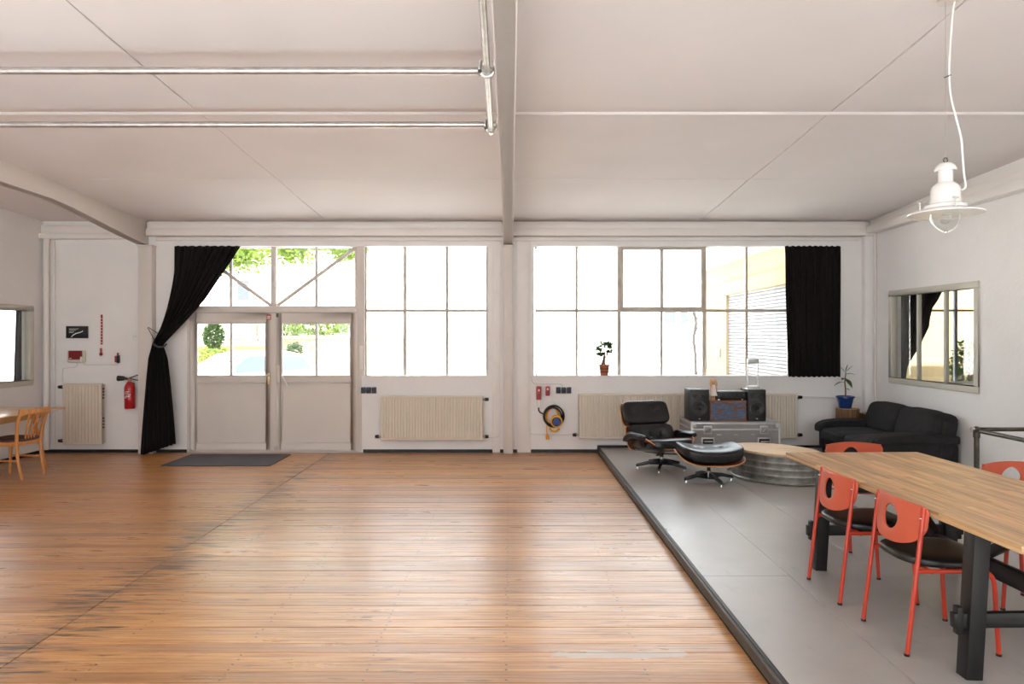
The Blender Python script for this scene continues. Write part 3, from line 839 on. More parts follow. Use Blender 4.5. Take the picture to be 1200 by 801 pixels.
# added roof light, unseen, brightens the room from behind
rl = MB()
def rz_(y): return ceil_z(y) + 0.10
for x in (SKX0, SKX1 - 0.05): rl.prism([(SK1, rz_(SK1)), (SK0, rz_(SK0)), (SK0, rz_(SK0) + 0.08), (SK1, rz_(SK1) + 0.08)], 'x', x, x + 0.05)
for y in (SK1, SK0 + 0.05): rl.box(SKX0, SKX1, y - 0.05, y, rz_(y), rz_(y) + 0.08)
rlo = struct(obj('window_12', rl, 'steel', smooth=0), 'long glazed roof light added out of view for fill daylight', 'window')
nsk = 6
for k in range(nsk):
    xa, xb = SKX0 + (SKX1 - SKX0) * k / nsk, SKX0 + (SKX1 - SKX0) * (k + 1) / nsk
    if k: obj('muntin', MB().prism([(SK1, rz_(SK1)), (SK0, rz_(SK0)), (SK0, rz_(SK0) + 0.06), (SK1, rz_(SK1) + 0.06)], 'x', xa - 0.02, xa + 0.02), 'steel', rlo, smooth=0)
    obj('pane', MB().prism([(SK1, rz_(SK1) + 0.06), (SK0, rz_(SK0) + 0.06), (SK0, rz_(SK0) + 0.065), (SK1, rz_(SK1) + 0.065)], 'x', xa, xb), 'glass', rlo, smooth=0)

# sky portals in the openings (guide daylight sampling only)
def portal(x0, x1, z0, z1, y, face):
    l = bpy.data.lights.new('daylight_portal', 'AREA')
    l.shape = 'RECTANGLE'; l.size = x1 - x0; l.size_y = z1 - z0
    l.cycles.is_portal = True
    o = bpy.data.objects.new('daylight_portal', l); C.objects.link(o)
    o.location = ((x0 + x1) / 2, y, (z0 + z1) / 2)
    o.rotation_euler = (R(-90) if face < 0 else R(90), 0, 0)
portal(XD0, XW1, 0.95, ZT, YO + 0.02, -1)
portal(XB0, XB1, ZS, ZT, YO + 0.02, -1)
portal(5.60, 7.70, 0.98, 2.50, YO + 0.02, -1)
portal(-8.9, -6.93, 0.98, 2.50, YO + 0.02, -1)
for a, b in rear_open: portal(a, b, zb0, zb1, YR - 0.22, 1)
l = bpy.data.lights.new('daylight_portal', 'AREA'); l.shape = 'RECTANGLE'; l.size = SKX1 - SKX0; l.size_y = SK1 - SK0
l.cycles.is_portal = True
o = bpy.data.objects.new('daylight_portal', l); C.objects.link(o)
o.location = ((SKX0 + SKX1) / 2, (SK0 + SK1) / 2, 3.75)
#==PART2==
# ------------------------------------------------------------------ the courtyard outside
GZ = -0.12
struct(obj('ground', MB().box(-40, 40, YO, 60, GZ - 0.2, GZ).box(-40, 40, -40, YR - 0.2, GZ - 0.2, GZ), 'concrete', smooth=0), 'pale concrete courtyard outside the windows', 'ground')

def foliage(c, rad, n, size, shell=0.55, seed=1, squash=1.0):
    rnd = random.Random(seed)
    mb = MB()
    for _ in range(n):
        while True:
            d = Vector((rnd.uniform(-1, 1), rnd.uniform(-1, 1), rnd.uniform(-1, 1)))
            if 0.05 < d.length < 1: break
        d = d.normalized() * (shell + (1 - shell) * rnd.random())
        p = Vector((c[0] + d.x * rad[0], c[1] + d.y * rad[1], c[2] + d.z * rad[2]))
        a = Vector((rnd.uniform(-1, 1), rnd.uniform(-1, 1), rnd.uniform(-0.7, 0.5))).normalized()
        b = a.cross(Vector((rnd.uniform(-1, 1), rnd.uniform(-1, 1), rnd.uniform(-1, 1)))).normalized()
        s = size * rnd.uniform(0.6, 1.3)
        mb.add([p - a * s, p + b * s * 0.42, p + a * s, p - b * s * 0.42], [(0, 1, 2), (0, 2, 3)])
    return mb

def build_house(name, x0, x1, y0, y1, z1, label, wm, wins, roof='bwhite'):
    t = thing(name, ((x0 + x1) / 2, y0, GZ), label, 'building')
    cxm = (x0 + x1) / 2
    hw = (x1 - x0) / 2
    obj('wall', MB().box(-hw, hw, 0, y1 - y0, 0, z1 - GZ), wm, t, smooth=0)
    obj('roof', MB().box(-hw - 0.3, hw + 0.3, -0.3, y1 - y0 + 0.3, z1 - GZ, z1 - GZ + 0.25), roof, t, bevel=0.03)
    for (a, b, c_, d_) in wins:
        f = MB()
        a, b, c_, d_ = a - cxm, b - cxm, c_ - GZ, d_ - GZ
        f.box(a - 0.06, b + 0.06, -0.05, 0.02, c_ - 0.06, c_); f.box(a - 0.06, b + 0.06, -0.05, 0.02, d_, d_ + 0.06)
        f.box(a - 0.06, a, -0.05, 0.02, c_, d_); f.box(b, b + 0.06, -0.05, 0.02, c_, d_)
        wobj = obj('window', f, 'bwhite', t, smooth=0)
        obj('pane', MB().box(a, b, -0.02, 0.01, c_, d_), 'winpane', wobj, smooth=0)
    return t
YH = 34.0
s34 = YH / FPX
wl = [(WX(778, YH), WX(792, YH), WZ(379, YH), WZ(365, YH)), (WX(797, YH), WX(806, YH), WZ(379, YH), WZ(365, YH))]
for px in (278,): wl.append((WX(px, YH), WX(px + 14, YH), WZ(352, YH), WZ(328, YH)))
build_house('apartment_house', -24, 16, YH, YH + 8, 8.2, 'long white house across the courtyard with grey windows', 'bwhite', wl)
t = thing('outbuilding', (WX(300, 26), 26, GZ), 'small cream shed with red-brown post behind the white car', 'building')
obj('wall', MB().box(-1.15, -0.55, 0, 1.6, 0, WZ(396, 26) - GZ), 'cream', t, smooth=0)
obj('wall', MB().box(-0.55, 0.9, 0.2, 1.6, 0, WZ(400, 26) - GZ), 'bwhite', t, smooth=0)
obj('roof', MB().box(-1.22, -0.5, -0.06, 1.66, WZ(396, 26) - GZ, WZ(394, 26) - GZ), 'bwhite', t, bevel=0.01)
for q in (0, 1): obj('window', MB().box(-0.45 + q * 0.62, 0.0 + q * 0.62, 0.16, 0.2, WZ(410, 26) - GZ, WZ(401, 26) - GZ), 'wingrey', t, smooth=0)
obj('post', MB().box(-0.65, -0.55, 1.7, 1.8, 0, WZ(379, 26) - GZ), 'rust_red', t, smooth=0)

# garden walls
gw = obj('garden_wall', MB().box(WX(322, 18), WX(476, 18), 18, 18.25, GZ, WZ(396, 18)), 'cream', smooth=0)
tag(gw, 'long cream garden wall seen through the lever-handled door', 'garden wall')
obj('coping', MB().box(WX(322, 18) - 0.03, WX(476, 18) + 0.03, 17.96, 18.29, WZ(396, 18), WZ(396, 18) + 0.06), 'bwhite', gw, smooth=0)
tag(obj('garden_wall', MB().box(WX(212, 24), WX(322, 24), 24, 24.25, GZ, WZ(405, 24)), 'ochre', smooth=0), 'low ochre garden wall behind the clipped shrub', 'garden wall')
ramp = MB().prism([(WX(345, 16.6), GZ), (WX(480, 16.6), GZ), (WX(480, 16.6), 0.95), (WX(345, 16.6), GZ + 0.02)], 'y', 17.0, 17.95)
tag(obj('ramp', ramp, 'concrete', smooth=0), 'sloping concrete ramp in front of the cream garden wall', 'ramp')

def shrub(name, label, x, y, zc, rad, n, size, m, seed, cat='shrub', zbase=GZ):
    t = thing(name, (x, y, zbase), label, cat)
    f = obj('foliage', foliage((0, 0, zc - zbase), rad, n, size, 0.6, seed), m, t, smooth=0, weld=False)
    obj('stem', MB().tube([(0, 0, 0), (0.02, 0, (zc - zbase) * 0.5), (0, 0.01, zc - zbase)], [0.05, 0.04, 0.03], 8), 'bark', t)
    return t
shrub('topiary_shrub', 'tall clipped green shrub behind the white car', WX(250.5, 19), 19, WZ(394, 19), (0.30, 0.30, 0.44), 1500, 0.055, 'leaf', 3)
shrub('low_shrub', 'low spreading lime green shrub under the clipped shrub', WX(247, 18), 18, WZ(420, 18), (0.85, 0.4, 0.28), 1100, 0.06, 'leaf_lime', 4)
shrub('wall_shrub', 'small grey-green shrub against the cream garden wall', WX(345, 17), 17, WZ(415, 17), (0.22, 0.2, 0.32), 500, 0.05, 'leaf_dark', 5)
shrub('hedge', 'loose green hedge showing over the cream garden wall', WX(375, 21), 21, WZ(381, 21), (1.3, 0.5, 0.36), 1500, 0.08, 'leaf_lime', 6, 'hedge')
shrub('hedge', 'feathery green conifer beside the cream garden wall', WX(336, 20), 20, WZ(389, 20), (0.42, 0.4, 0.75), 1200, 0.07, 'leaf_lime', 8, 'conifer')
shrub('side_shrub', 'green shrub outside the side room window past the sofa', 7.35, 10.9, 1.15, (0.34, 0.24, 0.5), 900, 0.05, 'leaf_dark', 9)

# tree overhanging the doors
t = thing('courtyard_tree', (-10.2, 17.0, GZ), 'leafy tree whose branches hang above the entrance doors', 'tree')
tr_pts = smoothpath([(0, 0, 0), (0.1, 0.05, 1.6), (0.35, 0, 3.2), (0.9, -0.1, 4.6), (1.4, -0.2, 5.6)], 5)
obj('trunk', MB().tube(tr_pts, [0.2 - 0.0065 * i for i in range(len(tr_pts))], 10), 'bark', t)
fmb = MB()
for k, (cx_, cz_, rx, rz_) in enumerate(((1.6, 4.5, 1.2, 0.7), (2.6, 3.75, 0.8, 0.5), (3.6, 3.75, 0.8, 0.45), (4.9, 3.9, 0.8, 0.42), (6.1, 3.95, 0.6, 0.35), (2.6, 5.2, 1.4, 0.8), (4.6, 5.0, 1.5, 0.7), (0.3, 5.1, 1.0, 0.8))):
    q = foliage((cx_, random.uniform(-0.4, 0.4), cz_), (rx, 0.9, rz_), 900, 0.085, 0.15, 20 + k)
    fmb.add(q.v, q.f)
    obj('branch', MB().tube(smoothpath([(0.5, 0, 3.6), (cx_ * 0.6 + 0.2, 0.05, (cz_ + 3.9) / 2), (cx_, 0, cz_)], 4), 0.035, 6), 'bark', t)
fo = obj('foliage', fmb, 'leaf_lime', t, smooth=0, weld=False)
fo['kind'] = 'stuff'

# garage with roller shutter to the right
GX = 5.55
t = thing('garage', (GX, 15.6, GZ), 'cream garage with a wide white roller shutter', 'building')
g0, g1 = 11.9, 19.4
sh0, sh1 = FPX * GX / (926 - VPX), FPX * GX / (851 - VPX)
shz = WZ(345, FPX * GX / (851 - VPX)) - GZ
gt = WZ(315, FPX * GX / (832 - VPX)) - GZ
mb = MB()
yo = -15.6
mb.box(0, 0.3, g0 + yo, sh0 + yo, 0, gt); mb.box(0, 0.3, sh1 + yo, g1 + yo, 0, gt); mb.box(0, 0.3, sh0 + yo, sh1 + yo, shz, gt)
mb.box(0.3, 5.0, g0 + yo, g0 + yo + 0.3, 0, gt); mb.box(0.3, 5.0, g1 + yo - 0.3, g1 + yo, 0, gt)
obj('wall', mb, 'cream', t, smooth=0)
obj('roof', MB().box(-0.18, 5.1, g0 + yo - 0.1, g1 + yo + 0.15, gt, gt + 0.2), 'bwhite', t, bevel=0.02)
obj('shutter_box', MB().box(-0.08, 0.06, sh0 + yo, sh1 + yo, shz - 0.02, shz + 0.3), 'cream', t, bevel=0.01)
prof = []
nsl = int((shz) / 0.075)
sm = MB()
for k in range(nsl):
    z0 = k * shz / nsl
    z1 = (k + 1) * shz / nsl
    prof += [(0.084, z0), (0.06, z0 + (z1 - z0) * 0.25), (0.06, z0 + (z1 - z0) * 0.8)]
sm.grid(lambda u, v: (prof[min(int(round(v * (len(prof) - 1))), len(prof) - 1)][0], sh0 + yo + (sh1 - sh0) * u, prof[min(int(round(v * (len(prof) - 1))), len(prof) - 1)][1]), 2, len(prof) - 1)
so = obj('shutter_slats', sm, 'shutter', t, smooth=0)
so['kind'] = 'stuff'
yi = FPX * GX / (843 - VPX)
obj('intercom_box', MB().box(-0.06, 0.0, yi + yo - 0.16, yi + yo + 0.16, WZ(418.5, yi) - GZ, WZ(408.5, yi) - GZ), 'wingrey', t, bevel=0.01)
# bare climber beside it
vb = smoothpath([(WX(816, 20), 20, GZ), (WX(815, 20), 20, 1.0), (WX(813, 20), 20, 1.6), (WX(815, 20), 19.95, 2.05), (WX(812, 20), 20, 2.5)], 6)
t = thing('bare_climber', (0, 0, 0), 'bare grey climbing stem beside the cream garage', 'plant')
obj('stem', MB().tube(vb, 0.045, 8), 'greybark', t)
for k, (i, dx_, dz_) in enumerate(((9, -0.2, 0.35), (12, 0.16, 0.4), (15, -0.22, 0.3), (18, 0.14, 0.42), (20, -0.2, 0.2))):
    b = vb[i]
    obj('twig', MB().tube(smoothpath([b, b + Vector((dx_ * 0.5, 0, dz_ * 0.6)), b + Vector((dx_, 0, dz_))], 4), 0.018, 6), 'greybark', t)

# parked car
def car(loc, rz):
    t = thing('parked_car', loc, 'white hatchback parked outside the entrance doors', 'car', rz)
    L, Wd = 3.9, 1.68
    side = [(-1.95, 0.35), (-1.93, 0.62), (-1.80, 0.78), (-1.1, 0.92), (-0.72, 0.98), (0.0, 1.40), (0.35, 1.47), (1.0, 1.46), (1.5, 1.36), (1.82, 1.0), (1.93, 0.85), (1.95, 0.4), (1.9, 0.25), (-1.9, 0.25)]
    n = len(side)
    vs, fs = [], []
    sl = [(-1, 0.90), (-0.86, 1.0), (0.86, 1.0), (1, 0.90)]
    mb = MB()
    lay = []
    for (yy, _) in sl:
        ring = []
        for (x, z) in side:
            tb = 1.0 - 0.28 * max(0, (z - 0.95) / 0.5)
            sc_ = 0.985 if abs(yy) == 1 else 1.0
            ring.append((x * sc_, yy * Wd / 2 * tb, 0.25 + (z - 0.25) * sc_))
        lay.append(ring)
    for r in lay: vs += r
    for i in range(3):
        for k in range(n):
            k2 = (k + 1) % n
            fs.append((i * n + k, i * n + k2, (i + 1) * n + k2, (i + 1) * n + k))
    fs.append(tuple(range(n))); fs.append(tuple(3 * n + k for k in range(n - 1, -1, -1)))
    mb.add(vs, fs)
    obj('body', mb, 'carpaint', t, bevel=0.03, smooth=50)
    def pt(x, z, yy, off=0.012):
        tb = 1.0 - 0.28 * max(0, (z - 0.95) / 0.5)
        return (x, yy * Wd / 2 * tb, z)
    ws = MB()
    a, b = [pt(-0.66, 1.02, -0.82), pt(-0.66, 1.02, 0.82), pt(-0.05, 1.385, 0.80), pt(-0.05, 1.385, -0.80)], None
    ws.add([(x - 0.012, y, z + 0.016) for x, y, z in a] + [(x, y, z - 0.01) for x, y, z in a], [(0, 1, 2, 3), (7, 6, 5, 4), (0, 4, 5, 1), (1, 5, 6, 2), (2, 6, 7, 3), (3, 7, 4, 0)])
    obj('windscreen', ws, 'carglass', t, smooth=0)
    rw = MB()
    a = [pt(1.80, 1.03, -0.8), pt(1.80, 1.03, 0.8), pt(1.53, 1.34, 0.78), pt(1.53, 1.34, -0.78)]
    rw.add([(x + 0.014, y, z + 0.01) for x, y, z in a] + [(x - 0.01, y, z) for x, y, z in a], [(0, 1, 2, 3), (7, 6, 5, 4), (0, 4, 5, 1), (1, 5, 6, 2), (2, 6, 7, 3), (3, 7, 4, 0)])
    obj('rear_window', rw, 'carglass', t, smooth=0)
    for sg in (-1, 1):
        for poly in ([(-0.45, 1.02), (0.45, 1.02), (0.45, 1.37), (0.05, 1.35)], [(0.53, 1.02), (1.55, 1.04), (1.38, 1.33), (0.53, 1.37)]):
            q = [pt(x, z, sg * 0.995) for x, z in poly]
            m_ = MB().add([(x, y + sg * 0.012, z) for x, y, z in q] + [(x, y - sg * 0.02, z) for x, y, z in q], [(0, 1, 2, 3), (7, 6, 5, 4), (0, 4, 5, 1), (1, 5, 6, 2), (2, 6, 7, 3), (3, 7, 4, 0)])
            obj('side_window', m_, 'carglass', t, smooth=0)
        obj('mirror', MB().pillow((-0.42, sg * 0.93, 1.06), (0.12, 0.2, 0.14), 4, 5), 'carpaint', t)
        obj('headlamp', MB().pillow((-1.80, sg * 0.62, 0.70), (0.2, 0.34, 0.14), 4, 5), 'chrome', t)
        for x in (-1.2, 1.25):
            wh = obj('wheel', MB().cyl((x, sg * 0.68, 0.30), (x, sg * 0.86, 0.30), 0.30, 20), 'tyre', t, bevel=0.02)
            obj('hub_cap', MB().cyl((x, sg * 0.86, 0.30), (x, sg * 0.872, 0.30), 0.19, 16), 'alu', wh)
    return t
car((-6.15, 15.0, GZ), R(48))

# ------------------------------------------------------------------ curtains and doormat
def curtain(name, label, rows, y0, nf, m, group=None, seed=0, amp=0.035, nu=120):
    # rows: (z, xl, xr); evenly resampled down the cloth
    rnd = random.Random(seed)
    ph = [rnd.uniform(0, 6.28) for _ in range(6)]
    zs = [r[0] for r in rows]
    wmax = max(r[2] - r[1] for r in rows)
    def at(v):
        f = v * (len(rows) - 1)
        i = min(int(f), len(rows) - 2)
        t = f - i
        return [rows[i][k] * (1 - t) + rows[i + 1][k] * t for k in range(len(rows[0]))]
    def fn(u, v):
        r = at(v)
        w_ = r[2] - r[1]
        x = r[1] + w_ * u
        a = amp * (0.45 + 0.55 * w_ / wmax) * (1.0 if v > 0.02 else 0.6)
        y = y0 - (0.0 if len(r) < 4 else r[3])
        d = math.sin(2 * PI * nf * u + ph[0] + 0.6 * math.sin(3 * v + ph[1])) * 0.6 + 0.4 * math.sin(2 * PI * nf * 1.73 * u + ph[2] + 1.1 * v)
        d += 0.25 * math.sin(2 * PI * nf * 0.37 * u + ph[3])
        zz = r[0] + 0.006 * math.sin(2 * PI * nf * u + ph[4])
        if len(r) > 4: zz += r[4] * u
        return (x + 0.004 * math.sin(2 * PI * nf * u * 0.9 + 2.0 * v), y + a * d, zz)
    mb = MB().grid(fn, nu, 48)
    o = obj(name, mb, m, smooth=80)
    md = o.modifiers.new('cloth', 'SOLIDIFY'); md.thickness = 0.004; md.offset = 0
    tag(o, label, 'curtain', group)
    return o
YC = YW - 0.085
def crow(py, a, b, dy=0.0, tilt=0.0): return (WZ(py, YC), WX(a, YC), WX(b, YC), dy, tilt)
cl = curtain('curtain', 'long black curtain tied back beside the entrance doors',
        [crow(288, 204.5, 282), crow(303, 204.2, 272.5), crow(318, 204.0, 262), crow(333.5, 201.5, 251.5), crow(349, 198, 241), crow(361.5, 195, 230.5), crow(374, 191.8, 220, 0.02), crow(387, 188, 208.5, 0.045), crow(400, 182.5, 197, 0.07),
         crow(404, 181, 194.5, 0.08), crow(412, 179, 197.5, 0.085), crow(420, 176.5, 200, 0.085), crow(445, 174, 203, 0.085), crow(475, 171.5, 206, 0.085), crow(505, 169.2, 208.5, 0.085), crow(532.4, 167.5, 209.5, 0.085, 0.17)],
        YC, 9, 'cloth_black', seed=2, amp=0.03)
tb = [W(180.2, 403, YC - 0.12), W(184, 405.8, YC - 0.15), W(188, 406.4, YC - 0.155), W(192, 405.6, YC - 0.15), W(195.2, 402.6, YC - 0.12)]
obj('tieback', MB().tube(smoothpath(tb, 5), 0.013, 8), mat('tieback_cord', srgb(62, 66, 76), 0.7), cl)
hk = [W(183, 402, YC - 0.07), W(173.2, 384, YW - 0.125), W(174.2, 383.4, YW - 0.125), W(186, 391, YC - 0.05)]
obj('wire_hook', MB().tube(hk, 0.0055, 6), 'black_metal', cl)
curtain('curtain', 'straight black curtain panel over the end of the wide window',
        [crow(287.5, 921, 987), crow(300, 921.4, 987), crow(340, 921.6, 986.8), crow(380, 922.8, 986.4), crow(415, 924, 986.2), crow(438, 924.5, 986.2), crow(441.5, 925.5, 986)], YC + 0.048, 10, 'cloth_black', seed=5, amp=0.018)
YS = YW - 0.12
def srow(py, a, b): return (WZ(py, YS), WX(a, YS), WX(b, YS))
curtain('curtain', 'dark grey gathered curtain in the side room past the sofa',
        [srow(325, 1052, 1109), srow(342, 1052, 1105), srow(352, 1052, 1100), srow(360, 1052, 1094), srow(372, 1052, 1091), srow(382, 1052, 1090), srow(392, 1052, 1085), srow(404, 1052, 1079), srow(416, 1051, 1071), srow(430, 1051, 1063), srow(445, 1051, 1061), srow(520, 1051, 1062)], YS, 7, 'cloth_grey', seed=8, amp=0.03)
curtain('curtain', 'grey curtain hanging in the side room past the desk',
        [srow(325, 19, 33), srow(362, 18.5, 33), srow(400, 17.5, 33), srow(440, 16, 33), srow(520, 15, 33)], YS, 4, 'cloth_grey', seed=9, amp=0.02, nu=50)
# gear box and sheet on the side room wall

mt = tag(obj('doormat', MB().box(-4.50, -3.09, 8.78, 9.62, 0.0, 0.012), 'mat', bevel=0.004), 'dark grey doormat lying at the entrance doors', 'doormat')

# ------------------------------------------------------------------ radiators
def radiator(px0, px1, py0, py1, label, pitch=0.041, front=YW - 0.12, valves=('tr', 'br'), grille_side=None):
    x0, x1 = WX(px0, front), WX(px1, front)
    z0, z1 = WZ(py1, front), WZ(py0, front)
    xm = (x0 + x1) / 2
    t = thing('radiator', (xm, YW, z0), label, 'radiator')
    hw, h = (x1 - x0) / 2, z1 - z0
    n = max(6, int(round(2 * hw / pitch)))
    poly = [(-hw, 0.05), (hw, 0.05)]
    yf = front - YW
    top = []
    for k in range(n):
        a = -hw + 2 * hw * k / n
        b = 2 * hw / n
        top += [(a + b * 0.08, yf + 0.012), (a + b * 0.2, yf), (a + b * 0.8, yf), (a + b * 0.92, yf + 0.012)]
    body = [(-hw, yf + 0.045), (-hw, yf + 0.008)] + top + [(hw, yf + 0.008), (hw, yf + 0.045)]
    obj('front_panel', MB().prism(body, 'z', 0.03, h - 0.03), 'rad', t, smooth=25)
    for r0 in (0, h - 0.03): obj('rim', MB().box(-hw, hw, yf + 0.004, yf + 0.045, r0, r0 + 0.03), 'rad', t, bevel=0.006)
    obj('back_panel', MB().box(-hw + 0.01, hw - 0.01, -0.06, -0.04, 0.02, h - 0.02), 'rad', t, bevel=0.004)
    for s_ in (-hw, hw - 0.006): obj('side_cover', MB().box(s_, s_ + 0.006, yf + 0.02, -0.035, 0.015, h - 0.015), 'rad', t, smooth=0)
    for s_ in (-0.7, 0.7): obj('bracket', MB().box(s_ * hw - 0.015, s_ * hw + 0.015, -0.04, -0.002, h * 0.2, h * 0.8), 'rad', t, smooth=0)
    for v in valves:
        sx = 1 if v[1] == 'r' else -1
        zz = h - 0.055 if v[0] == 't' else 0.05
        vo = obj('valve', MB().tube([(sx * hw, yf + 0.05, zz), (sx * (hw + 0.035), yf + 0.05, zz)], 0.014, 8), 'chrome', t)
        obj('valve_cap', MB().tube([(sx * (hw + 0.034), yf + 0.05, zz), (sx * (hw + 0.085), yf + 0.05, zz)], [0.026, 0.022], 10), 'black', vo)
    return t, hw, h, yf
radiator(446, 565.5, 463.5, 516, 'cream panel radiator under the six-pane window', valves=('tr', 'br', 'bl'))
radiator(678.5, 934.5, 461, 514, 'long cream panel radiator under the wide window', valves=('tr', 'br', 'bl'))
rt, hw, h, yf = radiator(73, 119, 449, 521, 'tall narrow cream radiator beside the fire extinguisher', pitch=0.047, valves=('tl', 'bl'))
for q in (0.12, 0.38): pass
for a, b in ((0.08, 0.28), (0.56, 0.76)):
    for k in range(4):
        z = h - h * a - k * h * (b - a) / 4
        obj('vent_slot', MB().box(hw - 0.001, hw + 0.006, yf + 0.02, yf + 0.06, z - 0.018, z), 'black', rt, smooth=0)

# ------------------------------------------------------------------ pipes, sockets and small wall things
def pipe(name, label, pts, r, m='trim', cat='pipe', group=None):
    o = obj(name, MB().tube(pts, r, 10), m, smooth=60)
    return tag(o, label, cat, group)
yp = YW - 0.035
pipe('heating_pipe', 'fat white heating pipe running down the corner by the desk and along under the rail',
     smoothpath([(-5.31, yp - 0.02, WZ(277, yp)), (WX(80, yp), yp - 0.02, WZ(277, yp)), (WX(60, yp), yp - 0.02, WZ(277.3, yp)), (WX(56, yp), yp - 0.02, WZ(283, yp)), (WX(55.5, yp), yp - 0.02, WZ(330, yp)), (WX(55.5, yp), yp - 0.02, 0.05)], 8), 0.04)
pipe('heating_pipe', 'thin white heating pipe running down beside the tall narrow radiator', [(WX(63.5, yp), yp, 3.05), (WX(63.5, yp), yp, 0.12)], 0.012)
pipe('heating_pipe', 'thin white pipe looping beside the black coiled cable',
     smoothpath([W(676, 508.5, yp), W(630, 508.7, yp), W(622, 507.6, yp), W(619.5, 503.5, yp), W(619.3, 480, yp), W(619.3, 300, yp)], 6), 0.008)
pipe('heating_pipe', 'thin white pipe from the radiator valve up beside the slim column',
     smoothpath([W(571, 512, yp), W(580, 511.7, yp), W(584.5, 510.5, yp), W(586, 506, yp)], 6), 0.008)
pipe('heating_pipe', 'thin white pipe from the radiator to the corner by the log stools', [W(938, 465.5, yp), W(1008, 465.3, yp)], 0.008)
pipe('corner_conduit', 'slim white conduit down the corner beside the sofa', [(XR - 0.02, YW - 0.13, 3.12), (XR - 0.02, YW - 0.13, 0.7)], 0.014)

def switch_block(px, py, n, label, w=5.2, hgt=7.2):
    yb = YW
    t = thing('switch_block', W(px, py, yb), label, 'switch')
    s_ = yb / FPX
    obj('back_box', MB().box(-0.003, n * 6.2 * s_, -0.012, 0, -hgt * s_ - 0.006, 0.006), 'white', t, bevel=0.002)
    for k in range(n):
        a = k * 6.2 * s_ + 0.004
        so = obj('socket', MB().box(a, a + w * s_, -0.05, -0.012, -hgt * s_, 0), 'navy', t, bevel=0.005)
        obj('flap', MB().box(a + 0.008, a + w * s_ - 0.008, -0.058, -0.05, -hgt * s_ * 0.62, -0.008), 'navy', so, bevel=0.002)
switch_block(423.5, 453.2, 3, 'row of three dark blue sockets beside the doors')
switch_block(651.2, 453.2, 3, 'row of three dark blue sockets above the coiled cable')
def red_socket(px0, px1, py0, py1, label, lever):
    yb = YW
    x0, x1, z0, z1 = WX(px0, yb), WX(px1, yb), WZ(py1, yb), WZ(py0, yb)
    t = thing('power_socket', ((x0 + x1) / 2, yb, z0), label, 'socket')
    h_, w_ = z1 - z0, (x1 - x0) / 2
    obj('housing', MB().box(-w_, w_, -0.07, 0, 0, h_), 'red_socket', t, bevel=0.012)
    obj('lid', MB().cyl((0, -0.07, h_ * 0.35), (0, -0.085, h_ * 0.35), w_ * 0.8, 14), 'dred', t)
    obj('knob', MB().cyl((0, -0.07, h_ * 0.72), (0, -0.085, h_ * 0.72), 0.014, 10), 'white', t)
    if lever: obj('plug', MB().tube([(0, -0.05, 0.002), (0, -0.055, -0.06), (0, -0.055, -0.10)], [0.028, 0.024, 0.014], 10), 'white', t)
red_socket(628.4, 634.2, 452.2, 468, 'tall red power socket with a plug in it', True)
red_socket(639, 644.2, 452.2, 463.2, 'short red power socket next to the plugged one', False)
pipe('socket_cable', 'thin grey cable bent over the red sockets', smoothpath([W(622.5, 441, yp), W(624, 447, yp), W(628, 449.6, yp), W(640, 449.8, yp), W(656, 449.8, yp), W(659, 450.4, yp), W(659.5, 453, yp)], 6), 0.005, 'wframe', 'cable')

# coiled extension cable on its hook
yc = YW - 0.05
t = thing('extension_cable', W(648, 468, YW), 'coiled black and yellow extension cable with blue socket hanging on the wall', 'cable')
def L(px, py, dy=0.0): 
    a, b, c_ = W(px, py, YW)
    o_ = W(648, 468, YW)
    return (a - o_[0], -dy, c_ - o_[2])
obj('hook', MB().tube(smoothpath([L(648, 466, 0.0), L(648, 468, 0.03), L(648, 474, 0.04), L(648.6, 476, 0.05)], 5), 0.010, 8), 'white', t)
def coil(cx_, cy_, rx, ry, turns, dy, r, m, name, seed):
    rnd = random.Random(seed)
    pts = []
    for k in range(turns * 28 + 1):
        a = 2 * PI * k / 28
        w_ = 1 + 0.10 * math.sin(a / turns * 1.7 + seed)
        q = L(cx_ + rx * w_ * math.cos(a) + 0.8 * math.sin(a * 0.31 + seed), cy_ + ry * w_ * math.sin(a) + 0.6 * math.cos(a * 0.43), dy + 0.012 * (k / 28))
        pts.append(q)
    obj(name, MB().tube(pts, r, 8), m, t)
coil(648.0, 486.5, 11.0, 11.5, 5, 0.055, 0.010, 'black', 'cable_coil', 1)
coil(647.0, 488.5, 7.0, 11.6, 2, 0.02, 0.012, 'yellow', 'cable_coil', 3)
sk = obj('socket_drum', MB().cyl(L(651.5, 492.5, 0.03), L(651.5, 492.5, 0.12), 0.088, 22), 'yellow', t, bevel=0.01)
obj('socket_face', MB().cyl(L(651.5, 492.5, 0.12), L(651.5, 492.5, 0.135), 0.066, 20), 'black', sk)
for a in (90, 210, 330):
    q = (651.5 + 2.6 * math.cos(R(a)), 492.5 - 2.6 * math.sin(R(a)))
    obj('outlet_lid', MB().cyl(L(q[0], q[1], 0.135), L(q[0], q[1], 0.148), 0.03, 14), 'blue', sk)
obj('handle', MB().tube(smoothpath([L(644, 500, 0.08), L(646, 503.3, 0.10), L(651, 503.8, 0.10), L(655, 501, 0.08)], 5), 0.014, 8), 'yellow', t)
obj('plug_lead', MB().tube(smoothpath([L(631.2, 476.8, 0.058), L(631.0, 479, 0.06), L(632.4, 482, 0.06), L(636, 484, 0.05)], 5), 0.010, 8), 'black', t)
pl = obj('loose_lead', MB().tube(smoothpath([L(640.5, 497, 0.06), L(640.3, 503, 0.09), L(640.8, 508, 0.09)], 4), 0.007, 8), 'yellow', t)
obj('plug', MB().tube([L(640.8, 507, 0.09), L(641.2, 510, 0.09), L(641.4, 513.5, 0.09)], [0.012, 0.026, 0.022], 10), 'yellow', t)

